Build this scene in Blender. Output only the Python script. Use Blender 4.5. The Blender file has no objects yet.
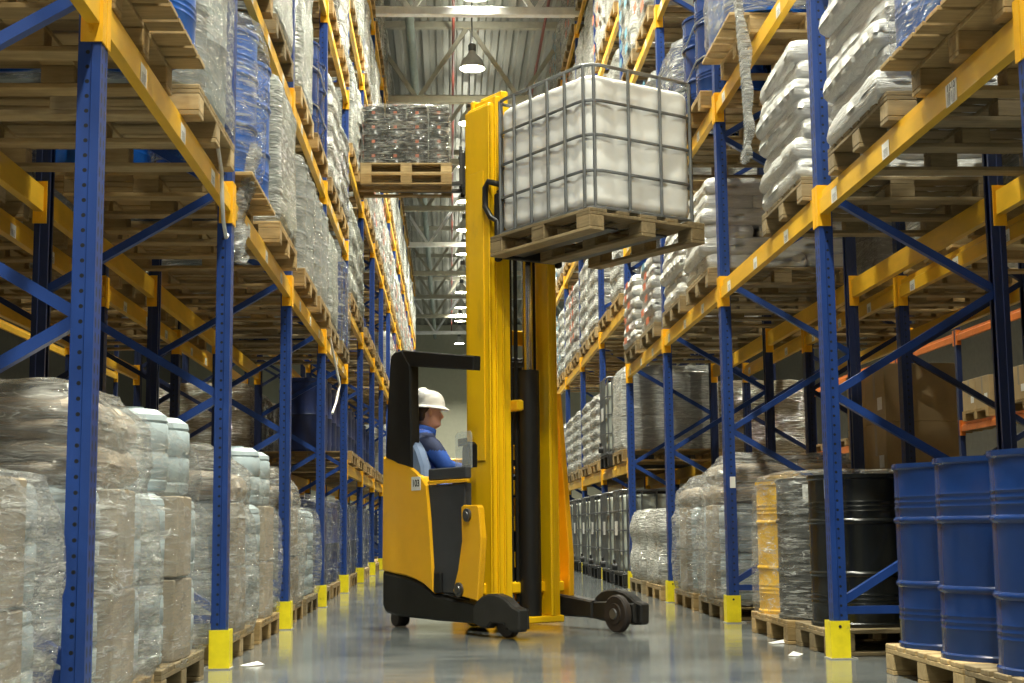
import bpy, math, random
from mathutils import Vector, Matrix, noise
random.seed(7)
SC = bpy.context.scene
COL = SC.collection
PI = math.pi
R = math.radians

# ------------------------------------------------------------------ layout
F_PX, PITCH, YAW, ROLL, CAM_H = 1450.0, .1271, .0434, -.0101, .7319
XL, XR, YL, YR, D = -1.1927, 2.0891, 7.9211, 8.0146, 3.0      # aisle faces of the racks, first full uprights, bay length
DEPTH, GAP = 1.07, .32
NEAR = [2.40, 3.86, 5.69, 7.3]
FAR = [1.29, 3.177, 5.015, 6.854, 8.70]
SEAT = .205                                                    # beam top above connector bottom

# ------------------------------------------------------------------ node materials
def nmat(name):
    m = bpy.data.materials.new(name); m.use_nodes = True
    nt = m.node_tree; nt.nodes.clear()
    out = nt.nodes.new('ShaderNodeOutputMaterial')
    return m, nt, out
def nd(nt, t, **kw):
    n = nt.nodes.new('ShaderNode' + t)
    for k, v in kw.items():
        if k in n.inputs.keys(): n.inputs[k].default_value = v
        else: setattr(n, k, v)
    return n
def coord(nt, scale=(1, 1, 1), rot=(0, 0, 0), kind='Object', rnd=True):
    tc = nd(nt, 'TexCoord'); mp = nd(nt, 'Mapping')
    mp.inputs['Scale'].default_value = scale; mp.inputs['Rotation'].default_value = rot
    nt.links.new(tc.outputs[kind], mp.inputs['Vector'])
    if rnd:
        oi = nd(nt, 'ObjectInfo'); mu = nd(nt, 'Math', operation='MULTIPLY'); mu.inputs[1].default_value = 37.0
        nt.links.new(oi.outputs['Random'], mu.inputs[0])
        cb = nd(nt, 'CombineXYZ')
        for i in range(3): nt.links.new(mu.outputs[0], cb.inputs[i])
        nt.links.new(cb.outputs[0], mp.inputs['Location'])
    return mp.outputs['Vector']
def ramp(nt, fac, stops):
    r = nd(nt, 'ValToRGB'); e = r.color_ramp.elements
    while len(e) < len(stops): e.new(.5)
    for el, (p, c) in zip(e, stops):
        el.position = p; el.color = c if len(c) == 4 else (*c, 1)
    nt.links.new(fac, r.inputs['Fac'])
    return r.outputs['Color']
def paint(name, col, rough=.4, metal=0., var=.12, scale=6., bump=.0, rnd=.15, spec=.5, dirt=None, stretch=(1, 1, 1)):
    m, nt, out = nmat(name)
    b = nd(nt, 'BsdfPrincipled', Roughness=rough, Metallic=metal)
    b.inputs['Specular IOR Level'].default_value = spec
    v = coord(nt, stretch)
    n = nd(nt, 'TexNoise', Scale=scale, Detail=5., Roughness=.6)
    nt.links.new(v, n.inputs['Vector'])
    lo = tuple(c * (1 - var) for c in col); hi = tuple(min(1, c * (1 + var)) for c in col)
    st = [(.3, lo), (.7, hi)]
    if dirt: st = [(.25, dirt), (.36, lo), (.7, hi)]
    c = ramp(nt, n.outputs['Fac'], st)
    if rnd:
        oi = nd(nt, 'ObjectInfo'); mr = nd(nt, 'MapRange')
        mr.inputs['To Min'].default_value = 1 - rnd; mr.inputs['To Max'].default_value = 1 + rnd
        nt.links.new(oi.outputs['Random'], mr.inputs['Value'])
        hs = nd(nt, 'HueSaturation'); nt.links.new(mr.outputs['Result'], hs.inputs['Value']); nt.links.new(c, hs.inputs['Color'])
        c = hs.outputs['Color']
    nt.links.new(c, b.inputs['Base Color'])
    if bump:
        bp = nd(nt, 'Bump', Strength=bump, Distance=.02); nt.links.new(n.outputs['Fac'], bp.inputs['Height'])
        nt.links.new(bp.outputs['Normal'], b.inputs['Normal'])
    nt.links.new(b.outputs[0], out.inputs['Surface'])
    return m
def holes(name, col, pitch, rad, axis='x', centre=.045, slot=1.0, rough=.42):
    """steel section with punched holes every pitch along z; axis = local axis across the face"""
    m, nt, out = nmat(name)
    b = nd(nt, 'BsdfPrincipled', Roughness=rough)
    tc = nd(nt, 'TexCoord'); sp = nd(nt, 'SeparateXYZ'); nt.links.new(tc.outputs['Object'], sp.inputs[0])
    def mth(op, a, c=None):
        n = nd(nt, 'Math', operation=op)
        for i, q in enumerate((a, c)):
            if q is None: continue
            if isinstance(q, (int, float)): n.inputs[i].default_value = q
            else: nt.links.new(q, n.inputs[i])
        return n.outputs[0]
    geo = nd(nt, 'NewGeometry'); 
    vt = nd(nt, 'VectorTransform', vector_type='NORMAL', convert_from='WORLD', convert_to='OBJECT')
    nt.links.new(geo.outputs['True Normal'], vt.inputs[0])
    sn = nd(nt, 'SeparateXYZ'); nt.links.new(vt.outputs[0], sn.inputs[0])
    zz = mth('SUBTRACT', mth('MULTIPLY', mth('FRACT', mth('MULTIPLY', sp.outputs['Z'], 1 / pitch)), pitch), pitch / 2)
    def dots(across, c, r, sl):
        dx = mth('SUBTRACT', across, c); dz = mth('MULTIPLY', zz, sl)
        return mth('LESS_THAN', mth('ADD', mth('MULTIPLY', dx, dx), mth('MULTIPLY', dz, dz)), r * r)
    onY = mth('GREATER_THAN', mth('ABSOLUTE', sn.outputs['Y']), .7)
    onX = mth('GREATER_THAN', mth('ABSOLUTE', sn.outputs['X']), .7)
    h1 = mth('MULTIPLY', dots(sp.outputs['X'], centre, rad, 1.), onY)
    h2 = mth('MULTIPLY', dots(mth('ABSOLUTE', sp.outputs['Y']), .022, rad * 1.15, .45), onX)
    h = mth('MAXIMUM', h1, h2)
    v = coord(nt, (1, 1, .4)); n = nd(nt, 'TexNoise', Scale=14., Detail=5.); nt.links.new(v, n.inputs['Vector'])
    c = ramp(nt, n.outputs['Fac'], [(.3, tuple(q * .85 for q in col)), (.7, tuple(q * 1.12 for q in col)), (.80, tuple(q * 1.2 + .03 for q in col))])
    mx = nd(nt, 'MixRGB'); mx.inputs['Color2'].default_value = (.006, .008, .012, 1)
    nt.links.new(h, mx.inputs['Fac']); nt.links.new(c, mx.inputs['Color1'])
    nt.links.new(mx.outputs[0], b.inputs['Base Color']); nt.links.new(b.outputs[0], out.inputs['Surface'])
    return m
def wood(name, a, bcol, rnd=.22):
    m, nt, out = nmat(name)
    b = nd(nt, 'BsdfPrincipled', Roughness=.75)
    v = coord(nt, (3, 26, 26)); n = nd(nt, 'TexNoise', Scale=1.6, Detail=6., Roughness=.65); nt.links.new(v, n.inputs['Vector'])
    v2 = coord(nt, (1, 1, 1)); n2 = nd(nt, 'TexNoise', Scale=4., Detail=3.); nt.links.new(v2, n2.inputs['Vector'])
    c = ramp(nt, n.outputs['Fac'], [(.25, bcol), (.7, a)])
    c2 = ramp(nt, n2.outputs['Fac'], [(.3, (.55, .55, .52)), (.65, (1, 1, 1))])
    mx = nd(nt, 'MixRGB', blend_type='MULTIPLY'); mx.inputs['Fac'].default_value = .8
    nt.links.new(c, mx.inputs['Color1']); nt.links.new(c2, mx.inputs['Color2'])
    oi = nd(nt, 'ObjectInfo'); mr = nd(nt, 'MapRange'); mr.inputs['To Min'].default_value = 1 - rnd; mr.inputs['To Max'].default_value = 1 + rnd
    nt.links.new(oi.outputs['Random'], mr.inputs['Value'])
    hs = nd(nt, 'HueSaturation'); nt.links.new(mr.outputs['Result'], hs.inputs['Value']); nt.links.new(mx.outputs[0], hs.inputs['Color'])
    nt.links.new(hs.outputs[0], b.inputs['Base Color'])
    nt.links.new(b.outputs[0], out.inputs['Surface'])
    return m
def film_mat(name, lo, hi, tint=(.70, .70, .66), rough=.09, bump=1.0, backing=None, glint_folds=True):
    """stretch film: clear with milky folds; painted glint streaks run diagonally as the film is pulled. backing = opaque goods colour under tight film"""
    m, nt, out = nmat(name)
    b = nd(nt, 'BsdfPrincipled', Roughness=rough); b.inputs['Specular IOR Level'].default_value = .8
    v = coord(nt, (.8, .8, 11.0), (R(34), R(20), R(25)))
    n = nd(nt, 'TexNoise', Scale=3.2, Detail=7., Roughness=.62, Distortion=.8); nt.links.new(v, n.inputs['Vector'])
    v2 = coord(nt, (.8, .8, 5.0), (R(-24), R(-14), R(60)))
    n2 = nd(nt, 'TexNoise', Scale=6.5, Detail=6., Roughness=.6, Distortion=1.2); nt.links.new(v2, n2.inputs['Vector'])
    ad = nd(nt, 'Math', operation='ADD'); nt.links.new(n.outputs['Fac'], ad.inputs[0]); nt.links.new(n2.outputs['Fac'], ad.inputs[1])
    bp = nd(nt, 'Bump', Strength=bump, Distance=.09); nt.links.new(ad.outputs[0], bp.inputs['Height'])
    nt.links.new(bp.outputs['Normal'], b.inputs['Normal'])
    mu = nd(nt, 'Math', operation='MULTIPLY'); mu.inputs[1].default_value = .5; nt.links.new(ad.outputs[0], mu.inputs[0])
    # folds where the film doubles up; highlight streaks painted as long milky lines
    def fold(scale, rot, sc, width):
        vv = coord(nt, scale, rot); q = nd(nt, 'TexNoise', Scale=sc, Detail=2., Roughness=.5, Distortion=.6); nt.links.new(vv, q.inputs['Vector'])
        a = nd(nt, 'Math', operation='SUBTRACT'); a.inputs[1].default_value = .5; nt.links.new(q.outputs['Fac'], a.inputs[0])
        b_ = nd(nt, 'Math', operation='ABSOLUTE'); nt.links.new(a.outputs[0], b_.inputs[0])
        return ramp(nt, b_.outputs[0], [(0., (1, 1, 1)), (width, (0, 0, 0))])
    fa_ = nd(nt, 'MixRGB', blend_type='LIGHTEN'); fa_.inputs['Fac'].default_value = 1
    nt.links.new(fold((.9, .9, 6.5), (R(38), R(24), R(25)), 2.6, .022), fa_.inputs['Color1']); nt.links.new(fold((.8, .8, 5.0), (R(-20), R(-30), R(50)), 3.4, .016), fa_.inputs['Color2'])
    gate = ramp(nt, n2.outputs['Fac'], [(.45, (0, 0, 0)), (.58, (1, 1, 1))])
    fd = nd(nt, 'MixRGB', blend_type='MULTIPLY'); fd.inputs['Fac'].default_value = 1
    nt.links.new(fa_.outputs[0], fd.inputs['Color1']); nt.links.new(gate, fd.inputs['Color2'])
    if backing:
        c = ramp(nt, mu.outputs[0], [(.36, backing), (.50, tuple(q * .6 + t * .4 for q, t in zip(backing, tint))), (.62, tint)])
        mf = nd(nt, 'MixRGB'); mf.inputs['Color2'].default_value = (*(min(1, t * 1.25) for t in tint), 1); nt.links.new(fd.outputs[0], mf.inputs['Fac']); nt.links.new(c, mf.inputs['Color1'])
        nt.links.new(mf.outputs[0] if glint_folds else c, b.inputs['Base Color']); nt.links.new(b.outputs[0], out.inputs['Surface'])
        return m
    cc = nd(nt, 'MixRGB'); cc.inputs['Color1'].default_value = (*tint, 1); cc.inputs['Color2'].default_value = (.88, .88, .84, 1); nt.links.new(fd.outputs[0], cc.inputs['Fac']); nt.links.new(cc.outputs[0], b.inputs['Base Color'])
    f = ramp(nt, mu.outputs[0], [(.38, (lo,) * 3), (.50, ((lo * .7 + hi * .3),) * 3), (.60, (hi,) * 3)])
    tr = nd(nt, 'BsdfTransparent'); mx = nd(nt, 'MixShader')
    ff = nd(nt, 'MixRGB', blend_type='LIGHTEN'); ff.inputs['Fac'].default_value = .85; nt.links.new(f, ff.inputs['Color1']); nt.links.new(fd.outputs[0], ff.inputs['Color2']); f = ff.outputs[0]
    nt.links.new(f, mx.inputs['Fac']); nt.links.new(tr.outputs[0], mx.inputs[1]); nt.links.new(b.outputs[0], mx.inputs[2])
    nt.links.new(mx.outputs[0], out.inputs['Surface'])
    return m
def emit(name, col, s):
    m, nt, out = nmat(name); e = nd(nt, 'Emission', Strength=s); e.inputs['Color'].default_value = (*col, 1)
    nt.links.new(e.outputs[0], out.inputs['Surface']); return m
def clear(name, tint=(.75, .8, .82), fac=.25):
    m, nt, out = nmat(name)
    tr = nd(nt, 'BsdfTransparent'); tr.inputs['Color'].default_value = (.93, .95, .95, 1)
    b = nd(nt, 'BsdfPrincipled', Roughness=.08); b.inputs['Base Color'].default_value = (*tint, 1)
    mx = nd(nt, 'MixShader'); mx.inputs['Fac'].default_value = fac
    nt.links.new(tr.outputs[0], mx.inputs[1]); nt.links.new(b.outputs[0], mx.inputs[2]); nt.links.new(mx.outputs[0], out.inputs['Surface'])
    return m
def floor_mat():
    m, nt, out = nmat('polished_concrete')
    b = nd(nt, 'BsdfPrincipled'); b.inputs['Specular IOR Level'].default_value = .6
    v = coord(nt, (1, 1, 1), rnd=False)
    n = nd(nt, 'TexNoise', Scale=.9, Detail=8., Roughness=.6); nt.links.new(v, n.inputs['Vector'])
    v2 = coord(nt, (.5, 4, 1), (0, 0, R(12)), rnd=False); n2 = nd(nt, 'TexNoise', Scale=2.2, Detail=7., Roughness=.7); nt.links.new(v2, n2.inputs['Vector'])
    ad = nd(nt, 'MixRGB', blend_type='MIX'); ad.inputs['Fac'].default_value = .5
    nt.links.new(n.outputs['Fac'], ad.inputs['Color1']); nt.links.new(n2.outputs['Fac'], ad.inputs['Color2'])
    c = ramp(nt, ad.outputs[0], [(.34, (.07, .08, .082)), (.5, (.135, .146, .146)), (.66, (.23, .245, .243))])
    r = ramp(nt, n2.outputs['Fac'], [(.3, (.05,) * 3), (.7, (.15,) * 3)])
    nt.links.new(c, b.inputs['Base Color']); nt.links.new(r, b.inputs['Roughness'])
    bp = nd(nt, 'Bump', Strength=.05, Distance=.02); nt.links.new(n2.outputs['Fac'], bp.inputs['Height']); nt.links.new(bp.outputs['Normal'], b.inputs['Normal'])
    nt.links.new(b.outputs[0], out.inputs['Surface']); return m
def barcode_mat():
    m, nt, out = nmat('barcode_paper')
    b = nd(nt, 'BsdfPrincipled', Roughness=.5)
    tc = nd(nt, 'TexCoord'); sp = nd(nt, 'SeparateXYZ'); nt.links.new(tc.outputs['Object'], sp.inputs[0])
    n = nd(nt, 'TexNoise', Scale=260., Detail=0.); n.noise_dimensions = '1D'; nt.links.new(sp.outputs['Y'], n.inputs['W'])
    lt = nd(nt, 'Math', operation='LESS_THAN'); lt.inputs[1].default_value = .48; nt.links.new(n.outputs['Fac'], lt.inputs[0])
    z = nd(nt, 'Math', operation='LESS_THAN'); z.inputs[1].default_value = .008; nt.links.new(sp.outputs['Z'], z.inputs[0])
    z2 = nd(nt, 'Math', operation='GREATER_THAN'); z2.inputs[1].default_value = -.034; nt.links.new(sp.outputs['Z'], z2.inputs[0])
    y = nd(nt, 'Math', operation='ABSOLUTE'); nt.links.new(sp.outputs['Y'], y.inputs[0])
    y2 = nd(nt, 'Math', operation='LESS_THAN'); y2.inputs[1].default_value = .04; nt.links.new(y.outputs[0], y2.inputs[0])
    p = lt.outputs[0]
    for q in (z.outputs[0], z2.outputs[0], y2.outputs[0]):
        mm = nd(nt, 'Math', operation='MULTIPLY'); nt.links.new(p, mm.inputs[0]); nt.links.new(q, mm.inputs[1]); p = mm.outputs[0]
    mx = nd(nt, 'MixRGB'); mx.inputs['Color1'].default_value = (.78, .78, .74, 1); mx.inputs['Color2'].default_value = (.04, .04, .04, 1)
    nt.links.new(p, mx.inputs['Fac']); nt.links.new(mx.outputs[0], b.inputs['Base Color']); nt.links.new(b.outputs[0], out.inputs['Surface'])
    return m

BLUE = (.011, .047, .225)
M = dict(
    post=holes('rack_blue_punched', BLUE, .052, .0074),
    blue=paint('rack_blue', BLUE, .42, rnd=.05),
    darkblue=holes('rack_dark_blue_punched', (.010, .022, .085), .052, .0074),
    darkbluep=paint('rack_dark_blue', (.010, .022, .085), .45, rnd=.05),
    beam=paint('beam_yellow', (.76, .43, .025), .38, var=.12, scale=9, rnd=.06, stretch=(1, .3, 1)),
    connector=paint('connector_yellow', (.86, .44, .012), .4, rnd=.04),
    orange=paint('beam_orange', (.75, .19, .02), .45),
    guard=paint('guard_yellow', (.90, .74, .015), .42, var=.10, scale=10, rnd=.03, dirt=(.45, .38, .05)),
    plate=paint('steel_plate', (.42, .41, .37), .5, .6),
    bolt=paint('bolt_steel', (.12, .12, .12), .4, .8),
    wood=wood('pallet_pine', (.48, .325, .135), (.28, .18, .065)),
    woodn=wood('pallet_new_pine', (.58, .43, .22), (.38, .26, .11)),
    woodd=wood('pallet_grey_pine', (.36, .27, .14), (.20, .145, .07)),
    drum=paint('drum_blue', (.007, .032, .14), .26, var=.10, scale=5, rnd=.10),
    drumb=paint('drum_bright_blue', (.012, .10, .42), .28, var=.08, scale=5, rnd=.06),
    drumk=paint('drum_black', (.010, .011, .010), .25, var=.2, rnd=.1),
    drumy=paint('drum_yellow', (.80, .46, .02), .35),
    drumg=paint('drum_grey', (.30, .34, .34), .4, rnd=.08),
    pblue=paint('plastic_blue_drum', (.014, .028, .105), .38, var=.15, rnd=.12),
    keg=paint('keg_pale_blue', (.40, .48, .51), .4, rnd=.05),
    lidk=paint('dark_lid', (.03, .03, .035), .5),
    sack=film_mat('white_sack_plastic', 0, 1, (.66, .66, .63), .22, .35, backing=(.50, .50, .48), glint_folds=False),
    sackb=film_mat('brown_sack_paper', 0, 1, (.62, .52, .40), .45, .35, backing=(.42, .34, .25), glint_folds=False),
    label=paint('paper_label', (.80, .80, .76), .5, rnd=.03),
    sacklab=paint('orange_red_print', (.50, .12, .05), .5),
    bluelab=paint('light_blue_print', (.10, .26, .36), .5),
    carton=paint('brown_cardboard', (.42, .30, .15), .75, var=.10, scale=4, rnd=.2),
    cartonp=paint('pale_cardboard', (.30, .25, .18), .7, rnd=.15),
    film=film_mat('stretch_film', .24, .80, (.58, .58, .54)),
    filmt=film_mat('thin_stretch_film', .08, .56, (.60, .60, .56)),
    filmx=film_mat('single_layer_film', .02, .26, (.60, .62, .60)),
    filmw=film_mat('milky_stretch_film', .22, .80, (.60, .60, .57)),
    fwhite=film_mat('film_over_white_goods', 0, 1, (.62, .62, .57), .16, .8, backing=(.36, .36, .33)),
    fbrown=film_mat('film_over_brown_goods', 0, 1, (.58, .53, .42), .16, .8, backing=(.27, .21, .13)),
    fgrey=film_mat('film_over_grey_goods', 0, 1, (.46, .47, .42), .18, .7, backing=(.17, .185, .165)),
    fdark=film_mat('film_over_dark_goods', 0, 1, (.60, .60, .56), .15, .8, backing=(.05, .05, .05)),
    tank=paint('ibc_white_plastic', (.78, .78, .75), .42, var=.03, rnd=.02),
    tankg=paint('ibc_grey_green_plastic', (.42, .45, .40), .5, var=.06, rnd=.1),
    cage=paint('galvanised_tube', (.22, .23, .235), .38, .75, var=.15, rnd=.05),
    blackp=paint('black_plastic', (.014, .014, .015), .5, rnd=.05),
    truck=paint('truck_yellow', (.88, .45, .008), .36, var=.05, scale=3, rnd=0, dirt=(.62, .31, .02)),
    mast=paint('mast_yellow', (.95, .56, .004), .38, var=.06, scale=4, rnd=0, stretch=(1, 1, .3), dirt=(.60, .34, .02)),
    tblack=paint('truck_black', (.009, .009, .0085), .5, var=.25, scale=8, rnd=0, spec=.3),
    tgrey=paint('truck_grey', (.036, .038, .043), .5, var=.2, scale=4, rnd=0),
    rubber=paint('wheel_polyurethane', (.035, .026, .022), .55, rnd=0),
    chrome=paint('cylinder_rod', (.55, .55, .55), .2, 1., rnd=0),
    hose=paint('hydraulic_hose', (.012, .012, .012), .4, rnd=0),
    clear=clear('clear_screen'),
    grease=paint('leg_dark_steel', (.032, .031, .029), .45, .3, var=.3, scale=7, rnd=0),
    seat=paint('seat_blue_grey', (.14, .20, .33), .7, rnd=0),
    skin=paint('skin', (.72, .42, .31), .55, var=.06, rnd=0),
    hair=paint('brown_hair', (.055, .032, .02), .7, rnd=0),
    jacket=paint('jacket_royal_blue', (.018, .085, .42), .75, var=.2, scale=8, rnd=0, bump=.3),
    jnavy=paint('jacket_navy', (.014, .024, .075), .8, var=.2, scale=8, rnd=0, bump=.3),
    helmet=paint('helmet_white', (.80, .80, .78), .3, var=.02, rnd=0),
    eye=paint('eye_dark', (.03, .02, .015), .3, rnd=0),
    ink=paint('black_print', (.015, .015, .015), .6, rnd=0),
    barcode=barcode_mat(),
    deck=paint('galvanised_deck', (.36, .36, .32), .42, .25, var=.16, scale=3, rnd=0, stretch=(2, .2, 1)),
    truss=paint('truss_beige', (.42, .40, .32), .55, rnd=0),
    trussw=paint('truss_white', (.90, .90, .92), .5, rnd=0),
    pipe=paint('pipe_grey_green', (.30, .36, .33), .5, rnd=0),
    pipered=paint('pipe_dark_red', (.22, .05, .035), .5, rnd=0),
    bell=paint('lamp_reflector', (.70, .71, .66), .35, rnd=0),
    glow=emit('lamp_glow', (1., .96, .70), 16.),
    wall=paint('wall_beige_panel', (.62, .61, .47), .7, var=.04, rnd=0),
    walld=paint('wall_side', (.12, .11, .085), .8, rnd=0),
    strap=paint('white_strap', (.72, .72, .68), .4, rnd=0),
    rope=paint('steel_strap', (.38, .40, .42), .35, .3, rnd=0),
    floor=floor_mat(),
)

# ------------------------------------------------------------------ mesh building
class MB:
    def __init__(s): s.v, s.f = [], []
    def add(s, vs, fs):
        o = len(s.v); s.v += [tuple(v) for v in vs]; s.f += [tuple(i + o for i in f) for f in fs]; return s
    def box(s, x0, x1, y0, y1, z0, z1, c=0.):
        if c <= 0:
            return s.add([(x0, y0, z0), (x1, y0, z0), (x1, y1, z0), (x0, y1, z0), (x0, y0, z1), (x1, y0, z1), (x1, y1, z1), (x0, y1, z1)],
                         [(0, 3, 2, 1), (4, 5, 6, 7), (0, 1, 5, 4), (1, 2, 6, 5), (2, 3, 7, 6), (3, 0, 4, 7)])
        c = min(c, (x1 - x0) / 2.2, (y1 - y0) / 2.2, (z1 - z0) / 2.2)
        rings = []
        for z, i in ((z0, c), (z0 + c, 0), (z1 - c, 0), (z1, c)):
            a, b_, p, q = x0 + i, x1 - i, y0 + i, y1 - i
            rings.append([(a + c, p, z), (b_ - c, p, z), (b_, p + c, z), (b_, q - c, z), (b_ - c, q, z), (a + c, q, z), (a, q - c, z), (a, p + c, z)])
        return s.loft(rings, True, True)
    def loft(s, rings, cap0=True, cap1=True, closed=True):
        n = len(rings[0]); vs = [p for r in rings for p in r]; fs = []
        for k in range(len(rings) - 1):
            for i in range(n if closed else n - 1):
                j = (i + 1) % n
                fs.append((k * n + i, k * n + j, (k + 1) * n + j, (k + 1) * n + i))
        if cap0: fs.append(tuple(range(n - 1, -1, -1)))
        if cap1: fs.append(tuple(range((len(rings) - 1) * n, len(rings) * n)))
        return s.add(vs, fs)
    def bar(s, p, q, w, h, up=(0, 0, 1), c=0.):
        p, q = Vector(p), Vector(q); d = (q - p); L = d.length; d.normalize()
        u = Vector(up)
        if abs(d.dot(u)) > .98: u = Vector((1, 0, 0))
        r = d.cross(u).normalized(); u = r.cross(d)
        m = MB().box(-w / 2, w / 2, 0, L, -h / 2, h / 2, c)
        return s.add([p + r * a + d * b + u * k for a, b, k in m.v], m.f)
    def tube(s, pts, r, n=8, closed=False, caps=True):
        pts = [Vector(p) for p in pts]; rings = []; N = len(pts); u0 = None
        for i, p in enumerate(pts):
            a = pts[i - 1] if (i or closed) else p; b = pts[(i + 1) % N] if (i < N - 1 or closed) else p
            d = (b - a).normalized()
            if u0 is None:
                u0 = Vector((0, 0, 1)) if abs(d.z) < .9 else Vector((1, 0, 0))
            u = (u0 - d * u0.dot(d)).normalized(); u0 = u; w = d.cross(u)
            rr = r[i] if isinstance(r, (list, tuple)) else r
            rings.append([p + u * math.cos(2 * PI * k / n) * rr + w * math.sin(2 * PI * k / n) * rr for k in range(n)])
        if closed: rings.append(rings[0]); caps = False
        return s.loft(rings, caps, caps)
    def lathe(s, prof, n=32, c=(0, 0, 0), axis='z'):
        rings = []
        for r, z in prof:
            rg = []
            for k in range(n):
                a = 2 * PI * k / n; x, y = r * math.cos(a), r * math.sin(a)
                p = (x, y, z) if axis == 'z' else ((z, x, y) if axis == 'x' else (y, z, x))
                rg.append((p[0] + c[0], p[1] + c[1], p[2] + c[2]))
            rings.append(rg)
        return s.loft(rings, True, True)
    def prism(s, poly, axis, a, b, c=0.):
        """poly in the two other axes (x,z for y; y,z for x; x,y for z)"""
        def P(u, v, w): return {'x': (w, u, v), 'y': (u, w, v), 'z': (u, v, w)}[axis]
        def inset(pl, k):
            n = len(pl); o = []
            A = sum(pl[i][0] * pl[(i + 1) % n][1] - pl[(i + 1) % n][0] * pl[i][1] for i in range(n)); sg = 1 if A > 0 else -1
            for i in range(n):
                p0, p1, p2 = Vector(pl[i - 1]), Vector(pl[i]), Vector(pl[(i + 1) % n])
                d1 = (p1 - p0).normalized(); d2 = (p2 - p1).normalized()
                n1 = Vector((-d1.y, d1.x)) * sg; n2 = Vector((-d2.y, d2.x)) * sg
                bis = (n1 + n2); L = bis.length
                o.append(p1 + (bis / L) * (k / max(.4, L / 2)) if L > 1e-5 else p1 + n1 * k)
            return [(p.x, p.y) for p in o]
        if c > 0:
            q = inset(poly, c)
            rings = [[P(u, v, a) for u, v in q], [P(u, v, a + c) for u, v in poly], [P(u, v, b - c) for u, v in poly], [P(u, v, b) for u, v in q]]
        else: rings = [[P(u, v, a) for u, v in poly], [P(u, v, b) for u, v in poly]]
        return s.loft(rings)
    def mesh(s, name, mat, smooth=None):
        me = bpy.data.meshes.new(name); me.from_pydata(s.v, [], s.f); me.validate(); 
        import bmesh
        bm = bmesh.new(); bm.from_mesh(me); bmesh.ops.recalc_face_normals(bm, faces=bm.faces[:]); bm.to_mesh(me); bm.free()
        me.materials.append(M[mat] if isinstance(mat, str) else mat)
        if smooth is not None:
            me.shade_smooth(); me.set_sharp_from_angle(angle=R(smooth))
        me.update(); return me
def obj(name, me, parent=None, loc=None, rz=0):
    o = bpy.data.objects.new(name, me); COL.objects.link(o)
    if parent: o.parent = parent
    if loc is not None: o.location = loc
    if rz: o.rotation_euler = (0, 0, rz)
    return o
USED = {}
def tag(o, label, cat, group=None, kind=None):
    o['label'] = label; o['category'] = cat
    if group: o['group'] = group
    if kind: o['kind'] = kind
    n = len(label.split()); USED[label] = USED.get(label, 0) + 1
    if n < 4 or n > 16: print('LABELLEN', n, label)
    return o
def place(T, loc, rz=0, label='', cat='', group=None, rot=None, name=None):
    """T = (name, mesh or None, [(child, mesh, [(sub, mesh)])]); every placement is its own objects, meshes are shared"""
    r = obj(name or T[0], T[1], None, loc)
    r.rotation_euler = rot if rot else (0, 0, rz)
    for c in T[2]:
        k = obj(c[0], c[1], r)
        for g in (c[2] if len(c) > 2 else []): obj(g[0], g[1], k)
    tag(r, label, cat, group); return r
def structure(name, me, loc=None):
    o = obj(name, me, None, loc); o['kind'] = 'structure'; return o
def text_mesh(name, body, size, mat):
    cu = bpy.data.curves.new(name, 'FONT'); cu.body = body; cu.size = size; cu.align_x = 'CENTER'; cu.align_y = 'CENTER'; cu.extrude = .0006; cu.offset = size * .018
    o = bpy.data.objects.new(name, cu); COL.objects.link(o)
    dg = bpy.context.evaluated_depsgraph_get(); me = bpy.data.meshes.new_from_object(o.evaluated_get(dg))
    bpy.data.objects.remove(o); bpy.data.curves.remove(cu)
    me.materials.clear(); me.materials.append(M[mat]); me.name = name; return me

ORD = ['first', 'second', 'third', 'fourth', 'fifth', 'sixth', 'seventh', 'eighth', 'ninth', 'tenth', 'eleventh', 'twelfth', 'thirteenth', 'fourteenth', 'fifteenth', 'sixteenth', 'seventeenth', 'eighteenth', 'nineteenth', 'twentieth', 'twenty-first', 'twenty-second']
def bay(i): return 'foremost bay' if i < -1 else ORD[i + 1] + ' bay'
def y0(side): return YL if side == 'left' else YR
def X(side, d):           # distance d into the rack from its aisle face
    return XL - d if side == 'left' else XR + d
def RZ(side): return PI if side == 'left' else 0

# ------------------------------------------------------------------ the hall
structure('floor', MB().box(-14, 14, -8, 74, -.12, 0).mesh('floor', 'floor'))
def deck():
    b = MB(); x = -13.; pts = []
    while x < 13.6:
        pts += [(x, 10.78), (x + .11, 10.78), (x + .15, 10.87), (x + .25, 10.87)]; x += .29
    top = [(p[0], p[1] + .012) for p in pts]
    v = []; n = len(pts)
    for y in (-8, 74): v += [(p[0], y, p[1]) for p in pts] + [(p[0], y, p[1]) for p in top]
    f = []
    for i in range(n - 1):
        f.append((i, i + 1, 2 * n + i + 1, 2 * n + i)); f.append((n + i, 3 * n + i, 3 * n + i + 1, n + i + 1))
    return b.add(v, f)
structure('ceiling', deck().mesh('ceiling', 'deck'))
structure('wall_end', MB().box(-14, 14, 72, 72.2, 0, 10.8).mesh('wall_end', 'wall'))
structure('wall_left', MB().box(-13.2, -13, -8, 72, 0, 10.78).mesh('wall_left', 'walld'))
structure('wall_right', MB().box(13, 13.2, -8, 72, 0, 10.78).mesh('wall_right', 'walld'))
structure('wall_rear', MB().box(-14, 14, -8.2, -8, 0, 10.8).mesh('wall_rear', 'walld'))
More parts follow.
